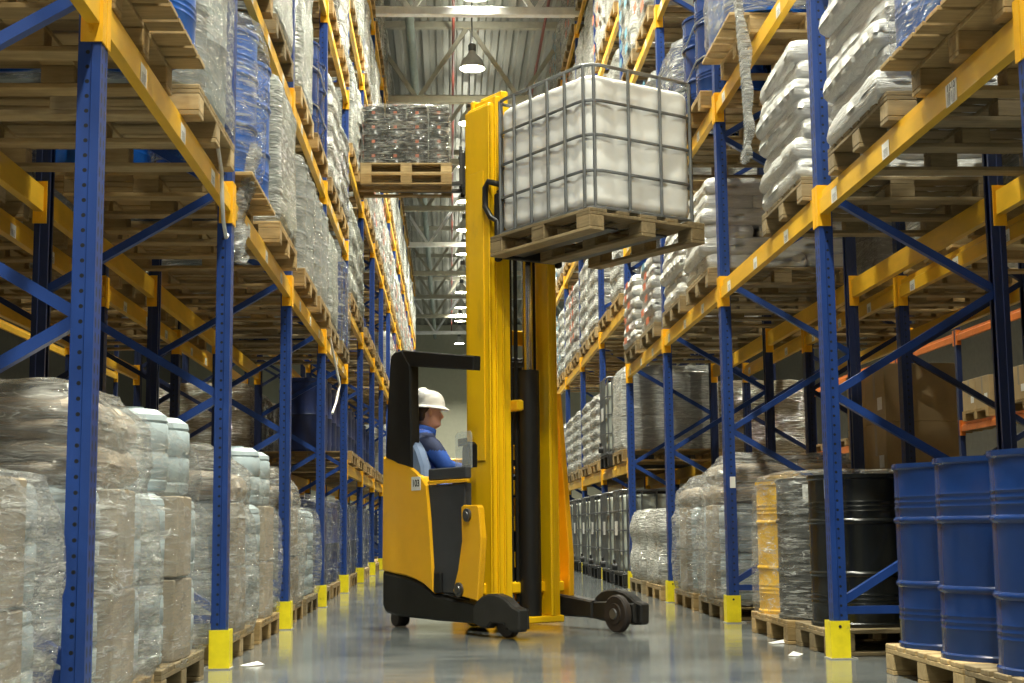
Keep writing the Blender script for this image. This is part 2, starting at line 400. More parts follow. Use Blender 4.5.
def truss(white):
    b = MB(); zb, zt = 9.0, 10.5; t = .07
    b.box(-12.8, 12.8, -t, t, zb - .07, zb + .07, .012); b.box(-12.8, 12.8, -t, t, zt - .07, zt + .07, .012)
    x = -12.6
    while x < 12.:
        b.bar((x, 0, zb), (x + 1.0, 0, zt), .08, .08, (0, 1, 0)); b.bar((x + 1.0, 0, zt), (x + 2., 0, zb), .08, .08, (0, 1, 0)); x += 2.
    return b
tw = truss(1).mesh('truss_white', 'trussw'); tb = truss(0).mesh('truss_beige', 'truss')
for k in range(14):
    y = -1.75 + 4.87 * k
    if y > 71: break
    structure('roof_truss', tw if k % 4 == 1 else tb, (0, y, 0))
for x, z in ((-6.6, 10.66), (-2.6, 10.66), (2.4, 10.66), (6.4, 10.66)):
    structure('roof_purlin', MB().box(x - .05, x + .05, -7.9, 71.9, z - .08, z + .1).mesh('roof_purlin', 'truss'))
tag(obj('ventilation_pipe', MB().tube([(-.72, -7.9, 10.15), (-.72, 71.9, 10.15)], .085, 14).mesh('ventilation_pipe', 'pipe', 40)), 'grey green round pipe running under the roof along the aisle', 'pipe')
for x, nm in ((.10, 'thin dark red sprinkler pipe under the roof near the lamps'), (1.85, 'thin dark red sprinkler pipe under the roof towards the right rack')):
    tag(obj('sprinkler_pipe', MB().tube([(x, -7.9, 10.3), (x, 71.9, 10.3)], .028, 8).mesh('sprinkler_pipe', 'pipered', 40)), nm, 'pipe')
bell = MB().lathe([(.0, .36), (.06, .36), (.075, .30), (.10, .26), (.19, .17), (.235, .05), (.25, 0), (.24, 0), (.225, .045), (.18, .15), (.0, .2)], 24).mesh('reflector', 'bell', 40)
lens = MB().lathe([(0, .012), (.225, .012), (.225, .03), (0, .035)], 24).mesh('lens', 'glow')
cord = MB().tube([(0, 0, .46), (0, 0, 1.4)], .012, 6).mesh('cord', 'ink'); ballast = MB().lathe([(0, .34), (.07, .34), (.075, .36), (.075, .46), (.06, .48), (0, .48)], 14).mesh('ballast', 'cage', 40)
LAMP = ('pendant_lamp', None, [('reflector', bell), ('lens', lens), ('cord', cord), ('ballast', ballast)])
LW = 165.
def lamp(x, y, i, row, pw=1.):
    place(LAMP, (x, y, 9.28), 0, f'bell shaped pendant lamp, {ORD[i]} from the front, {row}', 'lamp', 'pendant lamps ' + row)
    l = bpy.data.lights.new('lamp_light', 'AREA'); l.shape = 'DISK'; l.size = .44; l.energy = LW * pw; l.color = (.985, .975, .82); l.spread = R(125)
    o = bpy.data.objects.new('lamp_light', l); COL.objects.link(o); o.location = (x, y, 9.275)
    l = bpy.data.lights.new('lamp_uplight', 'AREA'); l.shape = 'DISK'; l.size = .3; l.energy = LW * pw * .05; l.color = (.985, .975, .82)
    o = bpy.data.objects.new('lamp_uplight', l); COL.objects.link(o); o.location = (x, y, 9.28 + .50); o.rotation_euler = (PI, 0, 0)
for i in range(20): lamp(.45, 26.4 - 3.74 * 8 + 3.74 * i, i, 'over the aisle')
for i in range(8):  # unseen lamp rows added over the neighbouring aisles to lift the light
    lamp(6.2, -3 + 7.2 * i, i, 'added fill over the next aisle right', .7); lamp(-5.35, -3 + 7.2 * i, i, 'added fill over the next aisle left', .7)

# ------------------------------------------------------------------ racking
FH = 9.7
def post_mesh(mat, h=FH):
    t = .004
    P = [(0, -.05), (.03, -.05), (.034, -.046), (.078, -.046), (.078, -.022), (.074, -.022), (.074, -.042), (.03, -.042), (.026, -.046), (t, -.046),
         (t, .046), (.026, .046), (.03, .042), (.074, .042), (.074, .022), (.078, .022), (.078, .046), (.034, .046), (.03, .05), (0, .05)]
    return MB().prism(P, 'z', .006, h).mesh('post', mat)
def rear(mb):  # mirror to the back of the frame
    return MB().add([(DEPTH - x, -y, z) for x, y, z in mb.v], mb.f)
PB, PD = post_mesh('post'), post_mesh('darkblue')
def mesh_rear(me, mat):
    m = MB(); m.v = [(DEPTH - v.co.x, -v.co.y, v.co.z) for v in me.vertices]; m.f = [tuple(p.vertices) for p in me.polygons]; return m.mesh('post', mat)
PDr = mesh_rear(PD, 'darkblue')
def brace(z0_, z1_, mat, flip):
    a, b = (.05, 0, z0_), (DEPTH - .05, 0, z1_)
    m = MB().bar(a, b, .042, .046, (0, 1, 0))
    return m.mesh('brace', mat)
def frame_template(front, guard, flip, shade):
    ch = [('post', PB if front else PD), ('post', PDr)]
    zs = [.30, .88, 1.45, 2.03, 2.60, 3.18, 3.75, 4.33, 4.9, 5.5, 6.1, 6.7, 7.3, 7.9, 8.5, 9.1]
    for k in range(len(zs) - 1):
        a, b = (zs[k], zs[k + 1]) if k % 2 == 0 else (zs[k + 1], zs[k])
        if flip: a, b = b, a
        ch.append(('brace', brace(a, b, shade, flip)))
    ch.append(('cross_bar', MB().bar((.05, 0, .26), (DEPTH - .05, 0, .26), .042, .04, (0, 1, 0)).mesh('cross_bar', shade)))
    ch.append(('cross_bar', MB().bar((.05, 0, FH - .2), (DEPTH - .05, 0, FH - .2), .042, .04, (0, 1, 0)).mesh('cross_bar', shade)))
    fp = MB().box(-.03, .12, -.075, .075, 0, .006)
    ch.append(('foot_plate', fp.mesh('foot_plate', 'plate'))); ch.append(('foot_plate', rear(fp).mesh('foot_plate', 'plate')))
    if guard:
        g = MB().prism([(-.022, -.062), (.085, -.062), (.085, -.055), (-.014, -.055), (-.014, .055), (.085, .055), (.085, .062), (-.022, .062)], 'z', .006, .205)
        fl = MB().prism([(-.022, -.062), (-.022, -.13), (-.028, -.13), (-.028, .13), (-.022, .13), (-.022, .062)], 'z', .0, .008)
        bolt = MB().lathe([(0, -.066), (.008, -.066), (.008, -.0615), (0, -.0615)], 10, (.03, 0, .175), 'y')
        ch.append(('post_guard', g.mesh('post_guard', 'guard'), [('bolt', bolt.mesh('bolt', 'ink'))]))
    return ('rack_upright', None, ch)
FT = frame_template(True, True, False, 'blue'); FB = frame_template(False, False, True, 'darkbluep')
def beam_template(mat, cmat, y=1.45, labels=True):
    prof = [(.004, .065), (.05, .065), (.05, SEAT - .005), (.02, SEAT - .005), (.02, .165), (.004, .152)]
    m = MB().prism(prof, 'y', -y, y, .003).mesh('pallet_beam', mat)
    ch = []
    for s in (-1, 1):
        c = MB(); a, b = sorted((s * (y - .001), s * (y + .045)))
        c.box(-.007, -.001, a, b, 0, .235); a, b = sorted((s * (y - .009), s * (y - .001))); c.box(-.007, .068, a, b, 0, .235)
        c.lathe([(0, -.002), (.008, -.002), (.008, .002), (0, .002)], 8, (.035, s * (y - .011), .04), 'y')
        ch.append(('connector', c.mesh('connector', cmat)))
    return ('pallet_beam', m, ch)
BT = beam_template('beam', 'connector'); BO = beam_template('orange', 'orange', 1.42)
LAB = MB().box(-.0012, 0, -.055, .055, -.038, .038).mesh('barcode_label', 'barcode')
T1110 = text_mesh('label_text', '11-10', .034, 'ink')
def beams(side, off, i, levels, who, front_labels):
    yc = y0(side) + D * i + D / 2
    for li, z in enumerate(levels):
        for fr in (0, 1):
            d = off if fr == 0 else off + DEPTH
            rz = RZ(side) + (PI if fr else 0)
            o = place(BT, (X(side, d), yc, z), rz, f'yellow pallet beam, {who}, {"aisle edge" if not fr else "back edge"}, {bay(i)}, {ORD[li]} level', 'beam', 'pallet beams of the ' + who)
            if (front_labels and fr == 0 and li < 3 and i < 3) or (not front_labels and i < 3 and li < 1):
                sg = 1 if side == 'right' else -1
                for k, yy in enumerate((-.74, .18, 1.12) if side == 'right' else (.85, 0, -.83)):
                    lb = obj('barcode_label', LAB, o, (.003, yy, .105))
                    if side == 'right' and i == -1 and li == 0 and k == 0: 
                        lb.scale = (1, 1.2, 1.25)
                        t = obj('label_text', T1110, lb, (-.0014, 0, .022)); t.rotation_euler = (PI / 2, 0, -PI / 2); t['label'] = 'black printed number 11-10'
NL, NR = 14, 7        # bays built beyond the first upright
def rack(side):
    n = NL if side == 'left' else NR
    for i in range(-2, n + 1):
        y = y0(side) + D * i
        if i == -2:
            place(FT, (X(side, 0), y, 0), RZ(side), f'blue perforated rack upright with yellow foot guard, {side} row, level with the camera', 'rack upright', f'uprights of the {side} row'); continue
        place(FT, (X(side, 0), y, 0), RZ(side), f'blue perforated rack upright with yellow foot guard, {side} row, {ORD[i + 1]} from the camera', 'rack upright', f'uprights of the {side} row')
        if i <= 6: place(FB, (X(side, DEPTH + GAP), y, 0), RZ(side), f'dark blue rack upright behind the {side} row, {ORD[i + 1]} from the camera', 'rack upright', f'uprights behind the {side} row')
    for i in range(-2, n):
        beams(side, 0, i, NEAR if i < 3 else FAR, f'{side} row', True)
        if i <= 5: beams(side, DEPTH + GAP, i, NEAR[:2] if i < 3 else FAR[:3], f'row behind the {side} row', False)
    # the first upright is the one in view nearest the camera (index -1 lies at the frame edge)
rack('left'); rack('right')

# ------------------------------------------------------------------ pallets
def pallet_template(lx, ly, nb, mat, simple=False, wing=0.):
    b = MB(); w = [.145 if k % 2 == 0 else .10 for k in range(nb)]
    gap = (ly - sum(w)) / (nb - 1); y = -ly / 2
    for k in range(nb): b.box(-lx / 2, lx / 2, y, y + w[k], .122, .144, .003); y += w[k] + gap
    xs = (-lx / 2 + .0725 + wing, 0, lx / 2 - .0725 - wing); ys = (-ly / 2 + .06, 0, ly / 2 - .06)
    for x in xs: b.box(x - .0725, x + .0725, -ly / 2, ly / 2, .1, .122, .003)
    parts = []; blk = MB().box(-.0725, .0725, -.06, .06, .022, .1, .004)
    sk = MB().box(-lx / 2 + wing, lx / 2 - wing, -.06, .06, 0, .022, .003)
    if simple:
        for yy in ys:
            b.add([(p[0], p[1] + yy, p[2]) for p in sk.v], sk.f)
            for x in xs: b.add([(p[0] + x, p[1] + yy, p[2]) for p in blk.v], blk.f)
        return ('wooden_pallet', b.mesh('wooden_pallet', mat), [])
    for yy in ys:
        m = MB().add([(p[0], p[1] + yy, p[2]) for p in sk.v], sk.f); parts.append(('skid_board', m.mesh('skid_board', mat)))
        for x in xs:
            m = MB().add([(p[0] + x, p[1] + yy, p[2]) for p in blk.v], blk.f); parts.append(('block', m.mesh('block', mat)))
    return ('wooden_pallet', None, [('deck', b.mesh('deck', mat))] + parts)
PT = {}
for m_ in ('wood', 'woodn', 'woodd'):
    PT['euro', m_] = pallet_template(1.2, .8, 5, m_); PT['sq', m_] = pallet_template(1.2, 1.08, 7, m_); PT['half', m_] = pallet_template(1.2, .62, 4, m_)
    PT['wing', m_] = pallet_template(1.2, 1.08, 7, m_, wing=.14)
    PT['far', m_] = pallet_template(1.2, 1.08, 7, m_, True)
LEVN = {0: 'on the floor'}
def levname(i, z, off=0):
    if z < .01: return 'floor'
    L = NEAR if i < 3 else FAR
    return ORD[min(range(len(L)), key=lambda k: abs(L[k] + SEAT - z))] + ' level'
def where(side, i, z, slot, back=False): return f'{"back of " if back else ""}{side} rack {bay(i)} {levname(i, z)} {slot}'
def lz(i, l): return 0. if l < 0 else (NEAR if i < 3 else FAR)[l] + SEAT
SLOT = ('near half', 'far half')
def pallet(side, i, yc, z, slot, kind='sq', mat=None, over=.04, back=0., note=''):
    if mat is None: mat = random.choice(['wood', 'wood', 'woodn', 'woodd'])
    d = back + .6 - over
    place(PT[kind, mat], (X(side, d), yc, z), RZ(side) + (0 if kind == 'euro' else 0), f'{ {"wood": "brown", "woodn": "pale", "woodd": "grey brown"}[mat]} wooden pallet{note}, {where(side, i, z, slot, back > 0)}', 'pallet', 'pallets in the racks')
    return d

# ------------------------------------------------------------------ goods
def drum_prof(r=.29, h=.87, plastic=False):
    if plastic:
        return [(0, 0), (r * .90, 0), (r * .97, .02), (r * .985, .10), (r, .13), (r * .985, .16), (r * .99, h * .48), (r * 1.02, h * .50), (r * .99, h * .52), (r * .985, h - .17), (r * 1.01, h - .14), (r * .985, h - .11), (r * .96, h - .05), (r * .99, h - .04), (r * .99, h - .005), (r * .95, h), (r * .9, h - .012), (0, h - .012)]
    p = [(0, .012), (r * .955, .012), (r * .965, 0), (r * 1.012, 0), (r * 1.015, .02), (r * .985, .028)]
    def ribs(z0_, z1_, n):
        for k in range(n):
            c = z0_ + (z1_ - z0_) * (k + .5) / n; p.extend([(r * .985, c - .010), (r * .997, c), (r * .985, c + .010)])
    ribs(.12, .20, 3); 
    for hz in (.30, .60): 
        if hz == .60: p.append((r * .985, .33))
        p.extend([(r * .985, hz - .016), (r * 1.015, hz - .007), (r * 1.022, hz), (r * 1.015, hz + .007), (r * .985, hz + .016)])
    ribs(.645, .725, 3)
    p.extend([(r * .985, h - .03), (r * 1.015, h - .022), (r * 1.015, h), (r * .97, h), (r * .955, h - .016), (0, h - .016)])
    return p
def drum_template(name, mat, lidmat=None, plastic=False, r=.29, h=.87, n=40):
    body = MB().lathe(drum_prof(r, h, plastic), n).mesh('body', mat, 35)
    lid = MB().lathe([(0, h - .015), (r * .90, h - .015), (r * .90, h - .007), (r * .6, h - .006), (0, h - .008)], 28).mesh('lid', lidmat or mat, 30)
    bg = [MB().lathe([(0, h - .007), (q, h - .007), (q, h + .002), (0, h + .004)], 12, (x, y, 0)).mesh('bung', 'cage' if not plastic else 'lidk', 30) for x, y, q in ((.17, .04, .032), (-.18, .0, .018))]
    return (name, None, [('body', body), ('lid', lid), ('bung', bg[0]), ('bung', bg[1])])
DR = dict(blue=drum_template('steel_drum', 'drum'), bright=drum_template('steel_drum', 'drumb'), black=drum_template('steel_drum', 'drumk'), yellow=drum_template('steel_drum', 'drumk', 'drumy'),
          grey=drum_template('steel_drum', 'drumg'), pblue=drum_template('plastic_drum', 'pblue', 'lidk', True), pgrey=drum_template('plastic_drum', 'drumg', 'lidk', True))
DR['yellow'] = (DR['yellow'][0], None, [('body', MB().lathe(drum_prof(), 40).mesh('body', 'drumy', 35))] + DR['yellow'][2][1:])
DN = dict(blue='blue steel drum', bright='bright blue steel drum', black='black steel drum', yellow='yellow steel drum', grey='grey steel drum', pblue='dark blue plastic drum', pgrey='grey plastic drum')
FARD = {k: (v[0], v[2][0][1], []) for k, v in DR.items()}
def drums(side, i, yc, z, slot, kinds, over=.04, back=0., pal='sq', mat=None, rows=2, cols=2, far=False, pz=True, sp=.595, pitch=None, note=''):
    if pz: d = pallet(side, i, yc, z, slot, pal if not far else 'far', mat, over, back)
    else: d = back + .6 - over
    zt = z + (.1442 if pz else 0)
    for a in range(cols):
        for b in range(rows):
            k = kinds[(a * rows + b) % len(kinds)] if isinstance(kinds, (list, tuple)) else kinds
            dx = (a - (cols - 1) / 2) * sp; dy = (b - (rows - 1) / 2) * (pitch or (.60 if pal == 'sq' else .6)) * (1 if True else 1)
            dy = min(max(dy, -.5), .5)
            T = (FARD if far else DR)[k]
            place(T, (X(side, d + dx), yc + dy, zt), random.uniform(0, 6), f'{DN[k]}{note}, {["aisle side", "inner side", "back"][a]} {["near", "far", "farthest"][b]}, {where(side, i, z, slot, back > 0)}', 'drum', 'drums in the racks')
    return d
def sack_mesh(seed, a=.207, b=.525, h=.175, mat='sack'):
    rnd = random.Random(seed); N, K = 12, 16; v = []; f = []
    ox = Vector((rnd.random() * 50, 3, 7))
    for s in (1, -1):
        for i in range(N + 1):
            for j in range(K + 1):
                u, w = -1 + 2 * i / N, -1 + 2 * j / K
                U_, W_ = math.sin(u * PI / 2), math.sin(w * PI / 2)
                t = max(0, 1 - abs(U_) ** 7) ** .36 * max(0, 1 - abs(W_) ** 9) ** .36
                pin = 1 - .05 * (1 - t)
                n = noise.noise(Vector((U_ * 1.6, W_ * 3, s)) + ox)
                z = s * h / 2 * (t * (1 + .16 * n)) - (.010 * (abs(W_) ** 3))
                v.append((U_ * a * pin * (1 + .05 * n), W_ * b * pin * (1 + .02 * noise.noise(Vector((U_ * 2, s, 9)) + ox)), z))
    for s in (0, 1):
        o = s * (N + 1) * (K + 1)
        for i in range(N):
            for j in range(K):
                q = (o + i * (K + 1) + j, o + (i + 1) * (K + 1) + j, o + (i + 1) * (K + 1) + j + 1, o + i * (K + 1) + j + 1)
                f.append(q if s == 0 else q[::-1])
    import bmesh
    m = MB().add(v, f).mesh('sack', mat)
    bm = bmesh.new(); bm.from_mesh(m); bmesh.ops.remove_doubles(bm, verts=bm.verts[:], dist=.002); bm.to_mesh(m); bm.free(); m.shade_smooth(); return m
SK = [sack_mesh(k) for k in range(5)]; SKW = [sack_mesh(20 + k, .312, .528, .175) for k in range(4)]
SKB = [sack_mesh(40 + k, .27, .50, .17, 'sackb') for k in range(3)]
LABQ = {m: MB().box(-.001, 0, -.11, .11, -.035, .035).mesh('printed_label', m) for m in ('sacklab', 'bluelab')}
def sacks(side, i, yc, z, slot, layers, over=.03, mat='woodd', lab=None, wide=False, back=0.):
    d = pallet(side, i, yc, z, slot, 'sq', mat, over, back)
    zt = z + .144; h = .120
    for L in range(layers):
        n = 2 if wide or (L % 2) else 3; pitch = 1.2 / n
        ms = SKW if n == 2 else SK
        for k in range(n):
            x = (k - (n - 1) / 2) * pitch; jx = random.uniform(-.024, .024) - (.012 if k == 0 and random.random() < .4 else 0)
            o = place(('sack', random.choice(ms), []), (X(side, d + x) + jx, yc + random.uniform(-.015, .015), zt + h * (L + .5) + .012), RZ(side) + random.uniform(-.03, .03),
                      f'shiny white sack, {ORD[L]} layer, {["aisle end", "middle" if n == 3 else "inner end", "inner end"][k]}, {where(side, i, z, slot, back > 0)}', 'sack', 'white sacks on pallets')
            if lab and k == 0: obj('printed_label', LABQ[lab if random.random() < .8 else 'bluelab'], o, (-(.318 if n == 2 else .212), random.uniform(-.2, .2), 0))
def rrect(dx, dy, rc, n):
    """n points round a rounded rectangle with half sizes dx, dy"""
    per = [4 * 0 + 2 * (dx - rc), PI / 2 * rc, 2 * (dy - rc), PI / 2 * rc] * 2
    per = [2 * (dy - rc), PI / 2 * rc, 2 * (dx - rc), PI / 2 * rc] * 2; tot = sum(per); out = []
    cs = [(dx - rc, dy - rc, 0), (-dx + rc, dy - rc, PI / 2), (-dx + rc, -dy + rc, PI), (dx - rc, -dy + rc, 3 * PI / 2)]
    st = [(dx, -dy + rc), (dx - rc, dy), (-dx, dy - rc), (-dx + rc, -dy)]; dr = [(0, 1), (-1, 0), (0, -1), (1, 0)]
    for k in range(n):
        s = (k / n) * tot; j = 0
        while s > per[j] and j < 7: s -= per[j]; j += 1
        e = j // 2
        if j % 2 == 0:
            out.append((st[e][0] + dr[e][0] * s, st[e][1] + dr[e][1] * s, *{0: (1, 0), 1: (0, 1), 2: (-1, 0), 3: (0, -1)}[e]))
        else:
            a = cs[e][2] + s / rc; out.append((cs[e][0] + rc * math.cos(a), cs[e][1] + rc * math.sin(a), math.cos(a), math.sin(a)))
    return out
def film_mesh(dx, dy, prof, seed, amp=.02, rc=.10, n=110, step=.035, mat='film', cover=.55, fine=1.):
    rnd = random.Random(seed); ox = Vector((rnd.random() * 90, rnd.random() * 90, 0)); rings = []
    base = rrect(dx, dy, rc, n); z = prof[0][0]; zt = prof[-1][0]; zs = []
    while z < zt: zs.append(z); z += step
    zs.append(zt)
    def sc(z):
        for (a, s1), (b, s2) in zip(prof, prof[1:]):
            if z <= b: t = (z - a) / max(1e-6, b - a); t = t * t * (3 - 2 * t); return s1 + (s2 - s1) * t
        return prof[-1][1]
    def ring(z, s, k=1.):
        rg = []
        for x, y, nx, ny in base:
            p = Vector((x, y, z)); t = -ny * x + nx * y
            w = noise.noise(Vector((x * 2.4, y * 2.4, z * 2.2)) + ox) + .55 * noise.noise(Vector((x * 7 + z * 5, y * 7 + z * 5, z * 3)) + ox) * fine + .3 * noise.noise(Vector((x * 16 - z * 10, y * 16 - z * 10, z * 6)) + ox) * fine
            q = amp * w * k
            rg.append((x * s + nx * q, y * s + ny * q, z + .3 * q))
        return rg
    for z in zs: rings.append(ring(z, sc(z)))
    s0 = sc(zt)
    for q, dz in ((.93, .012), (.80, .02), (cover, .012)): rings.append([(a * q, b * q, c + dz + amp * .8 * noise.noise(Vector((a * 5, b * 5, q)) + ox)) for a, b, c in ring(zt, s0, .6)])
    return MB().loft(rings, False, cover < .4).mesh('film_wrap', mat, 60)
CAR = {m: MB().box(-.19, .19, -.18, .18, 0, .365, .006).add(*(lambda b: (b.v, b.f))(MB().box(-.191, .191, -.025, .025, .001, .3665))).mesh('carton', m) for m in ('carton', 'cartonp')}
CBIG = MB().box(-.29, .29, -.27, .27, 0, .46, .006).mesh('carton_body', 'carton'); CTAPE = MB().box(-.2915, .2915, -.03, .03, .2, .4612).mesh('tape', 'cartonp'); CLAB = MB().box(-.293, -.2905, -.2, -.08, .1, .2).mesh('paper_label', 'label')
CB = ('carton', CBIG, [('tape', CTAPE), ('paper_label', CLAB)])
kp = [(0, 0), (.14, 0), (.163, .012), (.168, .05), (.160, .06), (.168, .07), (.170, .17), (.162, .18), (.170, .19), (.168, .30), (.160, .31), (.166, .32), (.16, .345), (.13, .365), (.12, .372), (0, .372)]
KEG = ('plastic_keg', MB().lathe(kp, 26).mesh('plastic_keg', 'keg', 40), [('lid', MB().lathe([(0, .371), (.06, .371), (.06, .384), (0, .386)], 14).mesh('lid', 'keg', 40))])
FILMV = {}
def wrapped_kegs(side, i, yc, z, slot, seed, wy=1.08, tier=True, over=-.03, film='film', kegs=4, upper_keg=True, low=.90, top=1.27, mid='cartonp', uscale=.93, back=0., squeeze=1.):
    d = pallet(side, i, yc, z, slot, 'sq', None, over, back); zt = z + .1442; W = where(side, i, z, slot, back > 0)
    hx, hy = .40, wy / 2 - .20
    for L in range(2):
        for a, x in enumerate((-hx, 0, hx)):
            for b, y in enumerate((-hy, 0, hy)):
                if a == 1 and b == 1: continue
                pos = f'{["aisle side", "middle", "inner side"][a]} {["near", "centre", "far"][b]}'
                p = (X(side, d + x), yc + y, zt + .376 * L + .001)
                if (a != 1 and b != 1) or kegs == 8: place(KEG, p, random.uniform(0, 6), f'pale blue ribbed keg, {["lower", "upper"][L]} layer {pos}, {W}', 'keg', 'pale kegs under film')
                else: place(('carton', CAR[mid], []), p, random.uniform(-.07, .07), f'cardboard box between kegs, {["lower", "upper"][L]} layer {pos}, {W}', 'box', 'cardboard boxes under film')
    if tier:
        zz = zt + .755; nl = max(1, int((top - low) / .16))
        for L in range(nl):
            for b, y in enumerate((-.01,)):
                for a, x in enumerate((-.28, .28)):
                    if upper_keg and a == 0: continue
                    place(('paper_sack', random.choice(SKB), []), (X(side, d + x), yc + y, zz + .085 + .15 * L), random.uniform(-.05, .05), f'brown paper sack, {ORD[L]} layer {["aisle side", "inner side"][a]} above kegs, {W}', 'sack', 'brown sacks under film')
        if upper_keg:
            for q, (ax, ay) in enumerate(((-.38, .30), (-.38, -.24))): place(KEG, (X(side, d + ax), yc + ay, zz + .001), 0, f'pale blue keg topping the stack, {["far", "near"][q]} corner, {W}', 'keg', 'pale kegs under film')
            prof = [(.11, .96), (.20, 1.0), (.5, 1.02), (low - .12, 1.0), (low - .02, .93), (low + .08, .95), (top - .14, .93), (top, .78)]
        else: prof = [(.11, .96), (.20, 1.0), (.5, 1.02), (low - .12, 1.0), (low - .02, .93), (low + .08, .95), (top - .14, uscale), (top, uscale - .18)]
    else: prof = [(.11, .96), (.20, 1.0), (.5, 1.02), (low - .15, 1.), (low, .93)]
    me = film_mesh(.625, wy / 2 + .015, prof, seed, .028, .15, 120, .03, film, .5)
    o = place(('film_wrap', me, []), (X(side, d), yc, z), RZ(side), f'crinkled clear stretch film round kegs, {W}', 'stretch film', 'stretch film round loads')
FB_ = {}
def block(side, i, yc, z, slot, mat, h, seed, wy=1.04, over=.03, far=True, back=0., pal=None, lumps=0):
    """a tightly wrapped load that shows only its film"""
    d = pallet(side, i, yc, z, slot, 'far' if far else 'sq', pal, over, back)
    key = (mat, round(h, 2), seed % 3, round(wy, 2), lumps)
    if key not in FB_:
        prof = [(0, .97), (.06, 1.)]
        if lumps:
            for k in range(lumps): z0_ = h * k / lumps; prof += [(z0_ + .02, .975), (z0_ + h / lumps * .5, 1.01)]
            prof = sorted(prof)
        prof += [(h - .08, .99), (h, .93)]
        FB_[key] = film_mesh(.60, wy / 2, prof, seed, .018, .07, 64, .05 if not lumps else .03, mat, .1)
    nm = {'fwhite': 'white', 'fbrown': 'brown', 'fgrey': 'grey', 'fdark': 'dark'}[mat]
    place(('wrapped_load', FB_[key], []), (X(side, d), yc, z + .1442), RZ(side), f'{nm} goods wound tight in film, {where(side, i, z, slot, back > 0)}', 'wrapped load', 'wrapped loads in the racks')
    return d
def cartons(side, i, yc, z, slot, n, back, one=False):
    d = pallet(side, i, yc, z, slot, 'far', None, .07, back); W = where(side, i, z, slot, back > 0)
    for k in range(n):
        a, b, L = (0, k % 2, k // 2) if one else (k % 2, (k // 2) % 2, k // 4)
        place(CB, (X(side, d + (a - .5) * .585), yc + (b - .5) * .545, z + .1442 + .461 * L), RZ(side), f'brown cardboard box, {ORD[L]} layer, {["aisle", "inner"][a]} {["near", "far"][b]}, {W}', 'box', 'cardboard boxes behind the rows')

# ------------------------------------------------------------------ intermediate bulk containers
def ibc_template(L, W, H, tank, cagemat, base, nl, nw, rc=.12, tr=.0105):
    """origin at centre of the underside of the tank cage; long side L along x"""
    ch = []; n = 132; bars = [0, .26, .51, .75, 1.0]; zb, zt = .012, H - .06
    base_pts = rrect(L / 2 - .022, W / 2 - .022, rc, n); rings = []
    def ring(z, s, off=0):
        rg = []
        for x, y, nx, ny in base_pts:
            if abs(nx) < .3: ph = (x + L / 2) / L * (nl + 1)
            elif abs(ny) < .3: ph = (y + W / 2) / W * (nw + 1)
            else: ph = .5
            q = .010 * abs(math.sin(ph * PI)) ** .6 - off
            rg.append((x * s + nx * q, y * s + ny * q, z))
        return rg
    for z, s, o in [(zb, .93, .02), (zb + .02, .98, .006)]: rings.append(ring(z, s, o))
    rows = 26
    for k in range(rows + 1):
        z = zb + .05 + (zt - .06 - zb - .05) * k / rows; t = (z - 0) / (H)
        g = min(abs(t - b) for b in bars[1:4]); rings.append(ring(z, 1., .009 * math.exp(-(g / .018) ** 2)))
    for z, s, o in [(zt - .03, .99, .004), (zt - .008, .95, .01), (zt, .88, .02), (zt + .004, .5, .02), (zt + .008, .22, 0)]: rings.append(ring(z, s, o))
    ch.append(('tank', MB().loft(rings).mesh('tank', tank, 60), [('cap', MB().lathe([(0, zt), (.11, zt), (.115, zt + .035), (.10, zt + .05), (0, zt + .05)], 20).mesh('cap', 'lidk', 40))]))
    c = MB(); cp = [(p[0], p[1]) for p in rrect(L / 2, W / 2, rc + .01, 56)]
    for b in bars: c.tube([(x, y, .012 + (H - .024) * b) for x, y in cp], tr * (1.15 if b in (0, 1) else 1.), 6, True)
    vs = []
    for k in range(nl + 1):
        x = -L / 2 + rc * .55 + (L - 1.1 * rc) * k / nl
        vs += [(x, W / 2), (x, -W / 2)]
    for k in range(nw + 1):
        y = -W / 2 + rc * .55 + (W - 1.1 * rc) * k / nw
        vs += [(L / 2, y), (-L / 2, y)]
    for x, y in vs: 
        k = min(range(len(cp)), key=lambda q: (cp[q][0] - x) ** 2 + (cp[q][1] - y) ** 2)
        qx, qy = (x, y)
        if abs(abs(x) - L / 2) < 1e-6 and abs(y) > W / 2 - rc: qx = cp[k][0]
        if abs(abs(y) - W / 2) < 1e-6 and abs(x) > L / 2 - rc: qy = cp[k][1]
        if abs(abs(x) - L / 2) > 1e-6: qy = math.copysign(abs(qy) + tr * .6, qy)
        else: qx = math.copysign(abs(qx) + tr * .6, qx)
        c.tube([(qx, qy, .012), (qx, qy, H - .012)], tr, 6)
    ch.append(('cage', c.mesh('cage', cagemat, 40)))
    if base:
        b = MB(); hl, hw = L / 2, W / 2
        b.box(-hl, hl, -hw, hw, -.03, 0, .008); b.box(-hl, hl, -hw, -hw + .09, -.165, -.14, .005); b.box(-hl, hl, hw - .09, hw, -.165, -.14, .005); b.box(-hl, hl, -.05, .05, -.165, -.14, .005)
        ch.append(('base_pallet', b.mesh('base_pallet', 'blackp')))
        for x in (-hl + .07, 0, hl - .07):
            for y in (-hw + .05, 0, hw - .05): ch.append(('foot', MB().box(x - .07, x + .07, y - .05, y + .05, -.14, -.03, .008).mesh('foot', 'blackp')))
        ch.append(('valve', MB().tube([(-hl - .01, 0, .07), (-hl - .07, 0, .07)], .045, 14).add(*(lambda m: (m.v, m.f))(MB().box(-hl - .06, -hl - .03, -.02, .02, .1, .16, .004))).mesh('valve', 'blackp', 40)))
        ch.append(('plate', MB().box(-hl - .014, -hl - .012, -.14, .14, .45, .62).mesh('plate', 'label')))
    return ('bulk_container', None, ch)
